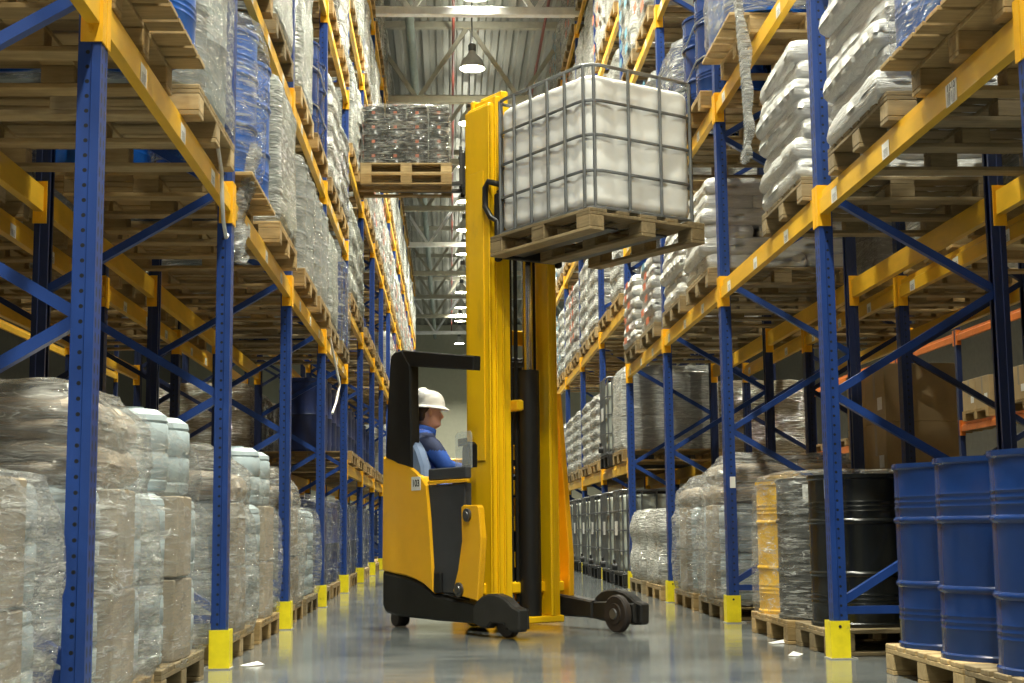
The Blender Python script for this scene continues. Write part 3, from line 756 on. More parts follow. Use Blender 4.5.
IBG = ibc_template(1.2, 1.0, 1.0, 'tankg', 'cage', True, 6, 5)
def ibc(side, i, yc, z, slot, over=.05):
    place(IBG, (X(side, .6 - over), yc, z + .166), RZ(side), f'grey green caged bulk container on black base, {where(side, i, z, slot)}', 'bulk container', 'bulk containers in the right row')

# ------------------------------------------------------------------ reach truck
TY = -.05                                            # centre line in the truck frame
def mirror(mb): return MB().add([(x, 2 * TY - y, z) for x, y, z in mb.v], mb.f)
def truck(loc, rz, top, fork_z, detail, label, group, fy=.0775):
    root = obj('reach_truck', None, None, loc, rz); tag(root, label, 'reach truck', group)
    def P(name, mb, mat, par=None, sm=None): return obj(name, mb.mesh(name, mat, sm), par or root)
    yo = -.57
    # chassis and counterweight
    ch = MB().prism([(-.80, .16), (-.76, .105), (-.60, .085), (.05, .078), (.05, .255), (-.047, .262), (-.20, .33), (-.32, .36), (-.426, .377), (-.80, .412)], 'y', yo, 2 * TY - yo, .02)
    P('chassis', ch, 'tblack')
    hood = [(-.80, .413), (-.426, .378), (-.32, .361), (-.20, .331), (-.05, .264), (-.062, .45), (-.10, .80), (-.14, 1.035), (-.20, 1.09), (-.28, 1.14), (-.381, 1.186), (-.60, 1.245), (-.786, 1.272)]
    pan = MB().prism(hood, 'y', yo - .004, yo + .10, .015); sp = P('side_panel', pan, 'truck'); P('side_panel', mirror(pan), 'truck')
    P('rear_cover', MB().prism([(-.82, .413), (-.70, .413), (-.70, 1.255), (-.806, 1.272)], 'y', yo + .05, 2 * TY - yo - .05, .02), 'truck')
    num = obj('number_plate', MB().box(-.066, .066, -.003, 0, -.050, .050, .001).mesh('number_plate', 'label'), root, (-.285, yo - .0042, 1.052))
    if detail:
        num['label'] = 'white plate numbered 103'
        t = obj('number_text', text_mesh('number_text', '103', .070, 'ink'), num, (0, -.0036, 0)); t.rotation_euler = (PI / 2, 0, 0); t.scale = (1.0, 1, 1)
    # battery box, console and trim
    bt = MB().prism([(-.11, .272), (.352, .272), (.352, 1.038), (-.142, 1.038), (-.10, .80), (-.062, .45)], 'y', yo + .008, yo + .07, .01); P('battery_cover', bt, 'tgrey')
    P('battery', MB().box(-.69, .0, yo + .2, 2 * TY - yo - .2, .30, .80, .01), 'tblack')
    tr = MB().box(-.13, .40, yo - .004, yo + .02, 1.042, 1.066, .004); P('trim_strip', tr, 'truck')
    P('side_ledge', MB().box(-.125, .38, yo, yo + .05, 1.068, 1.152, .008), 'tgrey')
    P('console', MB().box(-.12, .0, -.38, .30, .95, 1.12, .02), 'tblack')
    P('control_box', MB().prism([(.21, 1.15), (.31, 1.15), (.31, 1.31), (.28, 1.33), (.22, 1.30)], 'y', -.50, -.42, .012), 'tblack')
    st = P('seat', MB().box(-.72, -.26, -.50, -.02, .80, .93, .05), 'seat', sm=40)
    sb = MB().prism([(-.76, .93), (-.20, .93), (-.23, 1.18), (-.30, 1.30), (-.40, 1.40), (-.52, 1.45), (-.76, 1.45)], 'y', -.56, -.47, .02); obj('backrest', sb.mesh('backrest', 'seat', 40), root)
    # overhead guard
    pil = MB().prism([(-.743, 1.262), (-.705, 1.70), (-.672, 2.00), (-.655, 2.035), (-.61, 2.055), (-.50, 2.058), (-.37, 1.93), (-.372, 1.75), (-.36, 1.50), (-.352, 1.17), (-.55, 1.20)], 'y', yo - .006, yo + .075, .012)
    P('guard_pillar', pil, 'tblack'); P('guard_pillar', mirror(pil), 'tblack')
    rf = MB().prism([(-.50, 2.058), (-.38, 1.922), (.49, 1.812), (.495, 1.912)], 'y', yo - .004, yo + .06, .008); P('guard_rail', rf, 'tblack'); P('guard_rail', MB().prism([(-.50, 2.058), (-.50, 1.95), (-.36, 1.93), (-.36, 2.03)], 'y', 2 * TY - yo - .06, 2 * TY - yo, .008), 'tblack')
    for k in range(3): x = -.52 + .15 * k; P('roof_bar', MB().box(x - .02, x + .02, yo + .06, 2 * TY - yo - .06, 1.955 - .125 * (x + .3), 2.0 - .125 * (x + .3), .006), 'tblack')
    P('clear_screen', MB().prism([(.19, 1.14), (.40, 1.14), (.40, 1.37), (.38, 1.40), (.22, 1.40), (.19, 1.37)], 'y', yo + .035, yo + .043), 'clear')
    # support legs
    leg = MB().prism([(-.05, .255), (.44, .215), (.56, .205), (.56, .084), (-.05, .08)], 'y', yo - .012, yo + .10, .012)
    cov = MB().prism([(.50, .085), (.50, .19), (.54, .235), (.60, .268), (.68, .288), (.77, .292), (.86, .275), (.93, .245), (.98, .215), (1.045, .20), (1.055, .19), (1.048, .07), (1.03, .055), (.93, .05), (.88, .10), (.72, .10), (.66, .06), (.58, .065)], 'y', yo - .03, yo + .05, .012)
    inn = MB().prism([(.30, .09), (.30, .185), (.70, .205), (1.01, .20), (1.02, .07), (.96, .06), (.60, .075)], 'y', yo + .05, yo + .085, .01)
    wh = MB().lathe([(0, -.036), (.07, -.036), (.074, -.026), (.118, -.028), (.128, -.018), (.128, .018), (.118, .028), (.074, .026), (.07, .036), (0, .036)], 28, (0, 0, 0), 'y')
    hub = MB().lathe([(0, -.046), (.035, -.046), (.04, -.034), (.04, .034), (.035, .046), (0, .046)], 16, (0, 0, 0), 'y')
    for s in (0, 1):
        q = (lambda m: m) if s == 0 else mirror
        L = P('support_leg', q(leg), 'tblack' if s == 0 else 'grease'); obj('wheel_cover', q(cov).mesh('wheel_cover', 'grease'), L); obj('wheel_fork', q(inn).mesh('wheel_fork', 'grease'), L)
        yw = yo + .062 if s == 0 else 2 * TY - yo - .10 - .04
        w = obj('load_wheel', wh.mesh('load_wheel', 'rubber', 35), root, (.80 if s == 0 else .90, yw, .129)); obj('hub', hub.mesh('hub', 'cage', 40), w)
        if s == 1: w.location.y = 2 * TY - yo - .135
    w = obj('drive_wheel', MB().lathe([(0, -.05), (.13, -.05), (.145, -.04), (.145, .04), (.13, .05), (0, .05)], 26, (0, 0, 0), 'y').mesh('drive_wheel', 'rubber', 35), root, (-.28, -.05, .146))
    w = obj('caster_wheel', MB().lathe([(0, -.05), (.055, -.05), (.062, -.04), (.062, .04), (.055, .05), (0, .05)], 20, (0, 0, 0), 'y').mesh('caster_wheel', 'rubber', 35), root, (-.68, yo + .09, .063))
    # reach carriage arms
    arm = MB().prism([(.345, .872), (.37, .885), (.55, .882), (.572, .865), (.60, .66), (.595, .59), (.545, .236), (.25, .272), (.235, .30), (.30, .44), (.352, .638)], 'y', yo - .02, yo + .03, .008)
    for s in (0, 1):
        q = (lambda m: m) if s == 0 else mirror
        if s == 1:
            P('reach_arm', MB().prism([(.05, .08), (.05, 1.72), (.13, 1.72), (.20, 1.10), (.262, .52), (.255, .10), (.24, .08)], 'y', .40, .45, .008), 'truck'); continue
        a = P('reach_arm', q(arm), 'truck')
        for x, z, rr in ((.435, .815, .045), (.325, .305, .05)):
            obj('pin', q(MB().lathe([(0, yo - .045), (rr * .55, yo - .045), (rr * .6, yo - .038), (rr, yo - .036), (rr, yo - .0195), (0, yo - .0195)], 18, (x, 0, z), 'y')).mesh('pin', 'bolt', 35), a)
        P('reach_cylinder', q(MB().box(-.04, .06, yo - .012, yo + .05, .272, .42, .01)), 'tblack')
    P('reach_carriage', MB().box(.06, .26, -.35, .36, .26, .34, .01), 'mast')
    # mast: three nested channels each side
    ml, mr = -.33, .262; zb = .05
    def chan(y_, sgn, x0_, x1_, t, fl, z0_, z1_, cap=0):
        m = MB(); a, b = sorted((y_, y_ + sgn * t)); m.box(x0_, x1_, a, b, z0_, z1_, .006)
        for xx in (x0_, x1_ - .026): a, b = sorted((y_, y_ + sgn * fl)); m.box(xx, xx + .026, a, b, z0_, z1_, .005)
        return m
    for sgn, y_ in ((1, ml), (-1, mr)):
        P('mast_channel', chan(y_, sgn, .02, .335, .028, .075 if sgn > 0 else .045, zb, top - .07), 'mast')
        P('mast_channel', chan(y_ + sgn * (.05 if sgn > 0 else .034), sgn, .06, .352, .02, .07 if sgn > 0 else .04, zb + .03, top), 'mast')
        P('mast_channel', chan(y_ + sgn * (.095 if sgn > 0 else .064), sgn, .09, .366, .02, .062 if sgn > 0 else .035, zb + .05, top + .04), 'mast')
    side = MB().box(.07, .27, ml - .006, ml, 1.2, top - .55, .003)
    P('mast_stiffener', side, 'mast')
    zz = .18
    while zz < top:
        P('mast_crossmember', MB().box(.05, .085, ml + .03, mr - .03, zz, zz + .11, .006), 'mast'); zz += .26 if zz < 1.1 else .85
    P('mast_crossmember', MB().box(.04, .33, ml + .01, mr - .01, top - .13, top - .05, .008), 'mast')
    P('lift_cylinder', MB().tube([(.27, .045, .10), (.27, .045, 1.86)], .080, 26), 'hose', sm=40)
    P('cylinder_rod', MB().tube([(.27, .045, 1.86), (.27, .045, top - .14)], .040, 18), 'chrome' if detail else 'hose', sm=40)
    for k, y in enumerate((-.075, -.055, -.095, .14, .158)): P('hydraulic_hose', MB().tube([(.20, y, .30 + .04 * k), (.20, y, top - .12)], .0085, 8), 'hose', sm=40)
    P('lift_chain', MB().box(.22, .235, -.045, -.02, .2, top - .12), 'ink')
    P('hose_guide', MB().tube([(.25, -.16, .15), (.26, -.18, .24), (.26, -.15, .33), (.26, -.10, .24), (.25, -.11, .13)], .012, 8), 'cage', sm=40)
    P('mast_foot', MB().box(.04, .36, ml - .02, mr + .02, .05, .10, .008), 'mast')
    P('cylinder_clamp', MB().box(.06, .34, -.10, -.04, 1.56, 1.64, .01), 'mast')
    # fork carriage, forks
    fz = fork_z
    P('fork_carriage', MB().box(.37, .42, ml + .04, mr - .04, fz - .02, fz + .06, .006).add(*(lambda m: (m.v, m.f))(MB().box(.37, .42, ml + .04, mr - .04, fz + .40, fz + .48, .006))), 'tblack')
    P('carriage_side', MB().box(.38, .44, ml + .01, ml + .05, fz - .05, fz + .45, .01), 'tblack'); P('carriage_side', MB().box(.38, .44, mr - .05, mr - .01, fz - .05, fz + .45, .01), 'tblack')
    P('hose_reel', MB().tube([(.46, ml + .03, fz + .50), (.36, ml - .02, fz + .54), (.32, ml - .02, fz + .50), (.32, ml - .02, fz + .36), (.36, ml - .0, fz + .28), (.42, ml + .02, fz + .24), (.43, ml + .02, fz + .05)], .022, 10), 'hose', sm=50)
    for y in (fy - .21, fy + .21):
        P('fork', MB().prism([(.42, fz + .52), (.46, fz + .52), (.46, fz + .045), (1.50, fz + .022), (1.52, fz + .006), (.46, fz), (.42, fz)], 'y', y - .05, y + .05, .004), 'grease')
    return root
TR = (.390, 10.72, 0); TA = R(-58)
TF = Vector((math.cos(TA), math.sin(TA), 0)); TU = Vector((-math.sin(TA), math.cos(TA), 0))
def tw_(x, y, z): return Vector(TR) + TF * x + TU * y + Vector((0, 0, z))
truck(TR, TA, 3.86, 2.665, True, 'yellow and black reach truck number 103 carrying a white bulk container', 'reach trucks')
# the load on its forks
IL, IW, IH = 1.10, .93, .985
ibn = ibc_template(IL, IW, IH, 'tank', 'cage', False, 5, 3, .10, .0115)
ic = tw_(1.59 - IL / 2, -.375 + IW / 2, 2.775)
place(ibn, ic, TA, 'white plastic bulk container in a grey tube cage, raised on truck 103', 'bulk container')
PTI = pallet_template(1.16, .99, 5, 'woodd')
place(PTI, ic - Vector((0, 0, .1455)), TA, 'grey brown wooden pallet under the raised white bulk container', 'pallet')
# a second truck further down the aisle lifts cans to the left row
T2 = (.60, 19.05, 0)
truck(T2, PI, 6.05, 5.235, False, 'yellow reach truck further down the aisle behind truck 103, lifting wrapped cans', 'reach trucks', TY + .05)
for k in range(2):
    place(PT['euro', 'woodn' if k else 'wood'], (-.56, 19.05, 5.205 + .1445 * k), 0, ['brown lower pallet of the two under the raised wrapped cans', 'pale upper pallet directly under the raised wrapped cans'][k], 'pallet')
canb = MB().lathe([(0, 0), (.135, 0), (.138, .006), (.134, .012), (.134, .178), (.138, .184), (.138, .19), (.128, .19), (.125, .184), (0, .184)], 26).mesh('body', 'drumk', 35)
canl = MB().lathe([(0, .184), (.05, .184), (.05, .192), (0, .194)], 14).mesh('cap', 'sacklab'); canp = MB().box(-.022, .022, -.1365, -.133, .08, .12).mesh('printed_patch', 'sacklab')
CAN = ('metal_can', None, [('body', canb), ('cap', canl), ('printed_patch', canp)])
for L in range(4):
    for a in range(4):
        for b in range(2):
            place(CAN, (-.56 + (a - 1.5) * .287, 19.05 + (-.24, .24)[b], 5.494 + .1945 * L), 0, f'dark metal can on the raised pallet, {ORD[L]} layer, {ORD[a]} from the left, {["front", "rear"][b]} row', 'can', 'dark cans on the raised pallet')
place(('film_wrap', film_mesh(.585, .40, [(.0, .99), (.05, 1.), (.74, 1.), (.80, .97)], 3, .012,   .06, 110, .03, 'filmt', .3), []), (-.56, 19.05, 5.49), 0, 'clear stretch film round the raised dark cans', 'stretch film')

# ------------------------------------------------------------------ the driver
def skinned(name, joints, edges, root=0, sub=2):
    me = bpy.data.meshes.new(name); me.from_pydata([j[0] for j in joints], edges, [])
    o = bpy.data.objects.new(name, me); COL.objects.link(o)
    o.modifiers.new('s', 'SKIN'); o.modifiers.new('u', 'SUBSURF').levels = sub
    for v, j in zip(me.skin_vertices[0].data, joints):
        r = j[1]; v.radius = (r, r) if isinstance(r, (int, float)) else r
    me.skin_vertices[0].data[root].use_root = True
    dg = bpy.context.evaluated_depsgraph_get(); out = bpy.data.meshes.new_from_object(o.evaluated_get(dg))
    bpy.data.objects.remove(o); bpy.data.meshes.remove(me); return out
def head_mesh():
    b = MB(); N = 40; rings = []
    # z, front x, back x, half width
    lv = [(-.07, .030, -.055, .052), (-.03, .035, -.058, .053), (-.006, .066, -.060, .050), (.004, .088, -.065, .056), (.02, .098, -.072, .064), (.040, .094, -.080, .069), (.058, .094, -.088, .072), (.075, .095, -.094, .074), (.095, .092, -.099, .076), (.115, .089, -.102, .077), (.130, .096, -.104, .077), (.150, .098, -.105, .077), (.175, .092, -.102, .075), (.200, .077, -.090, .068), (.220, .05, -.066, .050), (.234, .018, -.03, .022)]
    zs = []
    for (a, *_), (c, *_) in zip(lv, lv[1:]): zs += [a, (a + c) / 2]
    zs.append(lv[-1][0])
    for z in zs:
        for p, q in zip(lv, lv[1:]):
            if p[0] <= z <= q[0]:
                t = (z - p[0]) / (q[0] - p[0]); fx, bx, w = (p[k] + (q[k] - p[k]) * t for k in (1, 2, 3)); break
        rg = []
        for k in range(N):
            a = 2 * PI * k / N; c, s = math.cos(a), math.sin(a)
            x = (fx if c > 0 else -bx) * c * (1 if c < 0 else abs(c) ** -.15 if abs(c) > .05 else 1); y = w * s * (1 - .10 * max(0, c))
            x = max(bx, min(fx, x))
            if c > .3:
                nz = max(0, 1 - abs(y) / .017); g = math.exp(-((z - .078) / .016) ** 2) + .55 * math.exp(-((z - .102) / .018) ** 2); x += .026 * nz * g
                ey = abs(abs(y) - .031); x -= .012 * math.exp(-(ey / .015) ** 2) * math.exp(-((z - .115) / .010) ** 2)
                x += .005 * max(0, 1 - abs(y) / .028) * (math.exp(-((z - .046) / .007) ** 2) + .8 * math.exp(-((z - .032) / .006) ** 2)) - .004 * max(0, 1 - abs(y) / .03) * math.exp(-((z - .0395) / .003) ** 2)
            rg.append((x, y, z))
        rings.append(rg)
    b.loft(rings)
    for s in (1, -1):   # ears
        er = [];
        for t, sc in ((0, .75), (.012, 1.), (.018, .8)):
            er.append([(-.012 + .019 * sc * math.cos(q * PI / 6) - t * .4, s * (.073 + t), .098 + .033 * sc * math.sin(q * PI / 6) + .003) for q in range(12)])
        b.loft(er)
        b.lathe([(0, -.0085), (.006, -.006), (.0085, 0), (.006, .006), (0, .0085)], 10, (.075, s * .031, .1145))
    return b
def driver(loc, rz):
    hz, hx = 1.508, .095        # chin height and head centre in front of the hips
    J = [((0, 0, 1.00), (.175, .165)), ((.01, 0, 1.16), (.17, .165)), ((.02, 0, 1.31), (.18, .16)), ((.03, 0, 1.40), (.14, .12)), ((.055, 0, 1.475), (.062, .058)), ((.08, 0, 1.53), .056)]
    E_ = [(0, 1), (1, 2), (2, 3), (3, 4), (4, 5)]
    for s in (1, -1):
        n = len(J)
        J += [((.03, s * .16, 1.385), .092), ((.07, s * .235, 1.31), .080), ((.15, s * .27, 1.19), .068), ((.27, s * .225, 1.175), .056), ((.375, s * .19, 1.185), .034), ((.415, s * .185, 1.195), .036), ((.455, s * .18, 1.198), (.034, .02))]
        E_ += [(3, n)] + [(n + k, n + k + 1) for k in range(6)]
        t = len(J)
        J += [((.02, s * .085, .985), .105), ((.22, s * .105, 1.00), .088), ((.42, s * .12, 1.01), .068), ((.45, s * .125, .80), .058), ((.47, s * .125, .56), .045), ((.49, s * .13, .50), .045), ((.60, s * .14, .485), .035)]
        E_ += [(0, t)] + [(t + k, t + k + 1) for k in range(6)]
    body = skinned('person', J, E_, 0, 3)
    vs = [tuple(v.co) for v in body.vertices]; fs = [tuple(p.vertices) for p in body.polygons]
    mb = MB().add(vs, fs); nb = len(fs)
    h = head_mesh(); hd = [(x + hx, y, z + hz) for x, y, z in h.v]; mb.add(hd, h.f); nh = len(mb.f)
    for s in (1, -1):   # four fingers and a thumb on each hand, curled over the lever
        for k in range(4):
            L = (.030, .034, .032, .025)[k]; y = s * (.18 + (.028 - .0165 * k)); p0 = Vector((.468, y, 1.200)); 
            pts = [p0 + Vector((-.02, 0, 0)), p0 + Vector((.008, 0, .001)), p0 + Vector((.008 + L * .9, 0, -.006)), p0 + Vector((.008 + L * 1.5, 0, -.026)), p0 + Vector((.008 + L * 1.45, 0, -.045))]
            f = skinned('finger', [(p, r) for p, r in zip(pts, (.010, .0095, .0088, .008, .0068))], [(q, q + 1) for q in range(4)], 0, 1)
            mb.add([tuple(v.co) for v in f.vertices], [tuple(p.vertices) for p in f.polygons])
        pts = [Vector((.425, s * .16, 1.19)), Vector((.452, s * .142, 1.182)), Vector((.482, s * .138, 1.172)), Vector((.50, s * .142, 1.163))]
        f = skinned('finger', [(p, r) for p, r in zip(pts, (.012, .0105, .0095, .0075))], [(q, q + 1) for q in range(3)], 0, 1)
        mb.add([tuple(v.co) for v in f.vertices], [tuple(p.vertices) for p in f.polygons])
    me = mb.mesh('person', 'skin', 70)
    for m_ in ('jacket', 'jnavy', 'eye'): me.materials.append(M[m_])
    for p in me.polygons:
        if p.index >= nb: continue
        c = p.center
        if c.z > 1.485 or c.x > .385 and c.z > 1.1: continue
        yoke = c.z > 1.315 and c.z < 1.455 and c.x < .16
        p.material_index = 2 if yoke or c.z < 1.04 else 1
    r = obj('person', me, None, loc, rz); tag(r, 'driver in white hard hat and blue work jacket sitting sideways in truck 103', 'person')
    col = MB()
    rings = []
    for z, q in ((1.42, 1.12), (1.46, 1.05), (1.505, 1.), (1.51, .93), (1.47, .92)):
        rings.append([(.055 + (z - 1.42) * .25 + .078 * q * math.cos(k * PI / 12), .074 * q * math.sin(k * PI / 12), z - .022 * math.cos(k * PI / 12)) for k in range(24)])
    obj('collar', col.loft(rings, False, False).mesh('collar', 'jacket', 50), r)
    hair = MB(); rings = []
    for z, f_, b_, w in ((.045, -.045, -.085, .060), (.07, -.030, -.102, .076), (.10, -.028, -.109, .0805), (.13, .02, -.112, .082), (.16, .06, -.112, .081), (.2, .06, -.098, .074), (.225, .03, -.06, .05)):
        rings.append([(hx + (f_ + b_) / 2 + (f_ - b_) / 2 * math.cos(k * PI / 14), w * math.sin(k * PI / 14), hz + z) for k in range(28)])
    obj('hair', hair.loft(rings).mesh('hair', 'hair', 60), r)
    hh = MB(); rings = []
    for z, q in ((.0, 1.03), (.012, 1.), (.04, .985), (.075, .93), (.105, .80), (.125, .60), (.136, .36), (.14, .1)):
        rings.append([(hx - .004 + .135 * q * math.cos(k * PI / 20), .112 * q * math.sin(k * PI / 20), hz + .142 + z + .012 * (math.exp(-(math.sin(k * PI / 20) / .22) ** 2) if z > .05 else 0) - .010 * math.cos(k * PI / 20)) for k in range(40)])
    hh.loft(rings)
    rings = []
    for q0, z in ((1.0, .016), (1.06, .008), (1.10, .001), (1.10, -.004), (1.0, -.002)):
        rg = []
        for k in range(40):
            c, s = math.cos(k * PI / 20), math.sin(k * PI / 20); q = 1.0 + (q0 - 1.) * (1 + 2.0 * max(0, c) ** 2)
            rg.append((hx - .004 + .136 * (1 + (q - 1) * .75) * c, .115 * q * s, hz + .142 + z - .010 * c - .02 * max(0, q - 1.12)))
        rings.append(rg)
    obj('hard_hat', hh.loft(rings, False, False).mesh('hard_hat', 'helmet', 50), r)
    return r
fa = TA + R(76)
hp = tw_(-.565, -.405, 0); driver((hp.x, hp.y, -.02), fa)

# ------------------------------------------------------------------ what stands in the racks
def at(side, i, t): return y0(side) + D * i + t
SL = {0: 'near half', 1: 'far half'}; TT = (.80, 2.18)
def drum_film(side, i, yc, z, slot, seed, mat='filmt', h=.92, over=.04, wy=1.2, dx=.62):
    place(('film_wrap', film_mesh(dx, wy / 2, [(.0, .99), (.06, 1.), (h - .1, 1.), (h, .95)], seed, .02, .24, 100, .035, mat, .6), []), (X(side, .6 - over), yc, z + .147), RZ(side), f'clear stretch film round drums, {where(side, i, z, slot)}', 'stretch film', 'stretch film round loads')
def straps(side, d, yc, z, hts, W, slot_txt):
    for k, q in enumerate(hts):
        pts = [(x, y, q + .03 * math.sin(3 * x + y * 4)) for x, y, a, b in rrect(.595, .60, .29, 44)]
        tag(obj('strap', MB().tube(pts, .007, 6, True).mesh('strap', 'rope', 40), None, (X(side, d), yc, z + .1442), RZ(side)), f'{["lower", "upper"][k]} grey band round blue drums, {slot_txt}', 'strap', 'bands round drums')
# left row, floor
Y_ = at('left', -1, -.80); wrapped_kegs('left', -2, Y_, 0, 'far half', 11, 1.10, tier=False, film='filmw', mid='cartonp')
wrapped_kegs('left', -1, at('left', -1, .70), 0, SL[0], 12, 1.10, film='film', upper_keg=False, top=1.27)
wrapped_kegs('left', -1, at('left', -1, 1.93), 0, SL[1], 13, 1.16, film='filmt', top=1.24)
wrapped_kegs('left', 0, at('left', 0, .78), 0, SL[0], 14, 1.10, film='film', top=1.20, upper_keg=False)
wrapped_kegs('left', 0, at('left', 0, 2.12), 0, SL[1], 15, 1.10, film='filmt', top=1.16)
wrapped_kegs('left', 1, at('left', 1, .80), 0, SL[0], 16, 1.10, film='film', top=1.20, upper_keg=False)
wrapped_kegs('left', 1, at('left', 1, 2.16), 0, SL[1], 17, 1.10, tier=False, film='filmt', kegs=8)
for h in (0, 1):
    y = at('left', 2, TT[h]); drums('left', 2, y, 0, SL[h], 'pblue', over=-.05); drum_film('left', 2, y, 0, SL[h], 30 + h, 'filmx', .9, -.05)
for i in (3, 4, 5, 6, 7):
    for h in (0, 1):
        y = at('left', i, TT[h]); drums('left', i, y, 0, SL[h], 'pblue', far=True, cols=2 if i < 5 else 1, over=-.05)
        if i < 5: drum_film('left', i, y, 0, SL[h], 40 + h, 'filmx', .9, -.05)
    # left row, first level
z = lz(0, 0)
drums('left', -1, at('left', -1, .72), z, SL[0], 'bright', over=.13, mat='wood', pitch=.74, pal='wing')
drums('left', -1, at('left', -1, 2.08), z, SL[1], 'pgrey', mat='woodn', over=.06); drum_film('left', -1, at('left', -1, 2.08), z, SL[1], 50, 'film', .98, .06)
drums('left', 0, at('left', 0, .72), z, SL[0], 'bright', mat='wood', over=.08, pal='wing')
block('left', 0, at('left', 0, 2.06), z, SL[1], 'fgrey', 1.02, 1, over=.08)
for h in (0, 1):
    y = at('left', 1, TT[h]); drums('left', 1, y, z, SL[h], 'grey', over=.07); drum_film('left', 1, y, z, SL[h], 52 + h, 'film')
block('left', 2, at('left', 2, TT[0]), z, SL[0], 'fgrey', .95, 2)
y = at('left', 2, TT[1]); drums('left', 2, y, z, SL[1], 'blue', far=True); drum_film('left', 2, y, z, SL[1], 54)
# left row, second level
z = lz(0, 1)
y = at('left', 0, .80); drums('left', 0, y, z, SL[0], 'bright'); drum_film('left', 0, y, z, SL[0], 55)
block('left', 0, at('left', 0, 2.16), z, SL[1], 'fgrey', 1.2, 1)
block('left', 1, at('left', 1, .80), z, SL[0], 'fgrey', 1.25, 4)
y = at('left', 1, 2.16); d_ = drums('left', 1, y, z, SL[1], 'blue'); straps('left', d_, y, z, (.28, .62), 0, where('left', 1, z, SL[1]))
block('left', 2, at('left', 2, .80), z, SL[0], 'fwhite', 1.1, 5, lumps=5); block('left', 2, at('left', 2, 2.16), z, SL[1], 'fdark', 1.0, 5, lumps=5)
z = lz(0, 2)
for i in (1, 2):
    for h in (0, 1): block('left', i, at('left', i, TT[h]), z, SL[h], ('fdark', 'fwhite')[(i + h) % 2], 1.1, h, lumps=5)
# right row, floor
drums('right', -1, at('right', -1, .675), 0, SL[0], 'blue', over=-.05, pal='euro', rows=1, mat='woodd')
d_ = drums('right', -1, at('right', -1, 1.64), 0, SL[1], 'blue', over=-.05, mat='woodn')
tag(obj('paper_tag', MB().box(-.07, .07, -.1, .1, 0, .002).mesh('paper_tag', 'label'), None, (XR + .30, 6.23, 1.0165), .3), 'white paper tag lying on the middle blue drum top, right row', 'paper tag')
drums('right', 0, at('right', 0, .50), 0, SL[0], 'black', over=-.01, pal='euro', rows=1, mat='woodd')
drums('right', 0, at('right', 0, 1.47), 0, SL[1], ('black', 'yellow'), over=.03, mat='wood'); drum_film('right', 0, at('right', 0, 1.47), 0, SL[1], 61, 'filmt', .90, .03, 1.22, .61)
wrapped_kegs('right', 1, at('right', 1, .78), 0, SL[0], 21, 1.10, film='filmw', top=1.28, upper_keg=False, over=.0)
wrapped_kegs('right', 1, at('right', 1, 2.12), 0, SL[1], 22, 1.10, film='filmw', top=1.16, upper_keg=False, over=.0)
for h in (0, 1): block('right', 2, at('right', 2, TT[h]), 0, SL[h], 'fwhite', .74, 7 + h, over=.04, far=False, lumps=2)
for i in range(3, NR):
    for h in (0, 1): ibc('right', i, at('right', i, TT[h]), 0, SL[h])
# right row, first level
z = lz(0, 0)
drums('right', -1, at('right', -1, .62), z, SL[0], 'bright', over=.17, mat='wood', pal='wing')
drum_film('right', -1, at('right', -1, .62), z, SL[0], 62, 'filmt', .93, .15)
sacks('right', -1, at('right', -1, 2.06), z, SL[1], 8)
sacks('right', 0, at('right', 0, .74), z, SL[0], 7)
sacks('right', 1, at('right', 1, .74), z, SL[0], 6, over=.05)
sacks('right', 1, at('right', 1, 2.14), z, SL[1], 6, over=.05)
for h in (0, 1): sacks('right', 2, at('right', 2, TT[h]), z, SL[h], 6, over=.05, lab='sacklab', wide=True)
# right row, second level
z = lz(0, 1)
y = at('right', 0, 2.0); drums('right', 0, y, z, SL[1], 'bright', over=.17, mat='woodn', pal='wing'); drum_film('right', 0, y, z, SL[1], 63, 'film', .95, .15)
y = at('right', 1, .80); d_ = drums('right', 1, y, z, SL[0], 'blue', over=.06); straps('right', d_, y, z, (.30, .62), 0, where('right', 1, z, SL[0]))
y = at('right', 1, 2.16); drums('right', 1, y, z, SL[1], 'blue', over=.06); drum_film('right', 1, y, z, SL[1], 64, 'filmw')
LQ = {m: MB().box(-.004, 0, -.10, .10, -.045, .045).mesh('printed_label', m) for m in ('sacklab', 'bluelab')}
def labelled(side, i, yc, z, slot, h, seed, lab, lumps=6):
    d = .6 - .07; block(side, i, yc, z, slot, 'fwhite', h, seed, lumps=lumps)
    o = BLK[0]
    for k in range(lumps):
        for y in (-.26, .26):
            if random.random() < .75: obj('printed_label', LQ[lab], o, (-.628, y + random.uniform(-.04, .04), h * (k + .5) / lumps))
    o['label'] = ('orange' if lab == 'sacklab' else 'blue') + ' labelled white buckets wound in film, ' + where(side, i, z, slot)
BLK = [None]
_place = place
def place(T, *a, **k):
    r = _place(T, *a, **k)
    if T[0] == 'wrapped_load': BLK[0] = r
    return r
labelled('right', 2, at('right', 2, .80), z, SL[0], 1.15, 1, 'bluelab'); labelled('right', 2, at('right', 2, 2.16), z, SL[1], 1.2, 2, 'sacklab')
labelled('right', 2, at('right', 2, .80), lz(0, 2), SL[0], 1.1, 3, 'sacklab'); labelled('right', 2, at('right', 2, 2.16), lz(0, 2), SL[1], 1.1, 3, 'bluelab')
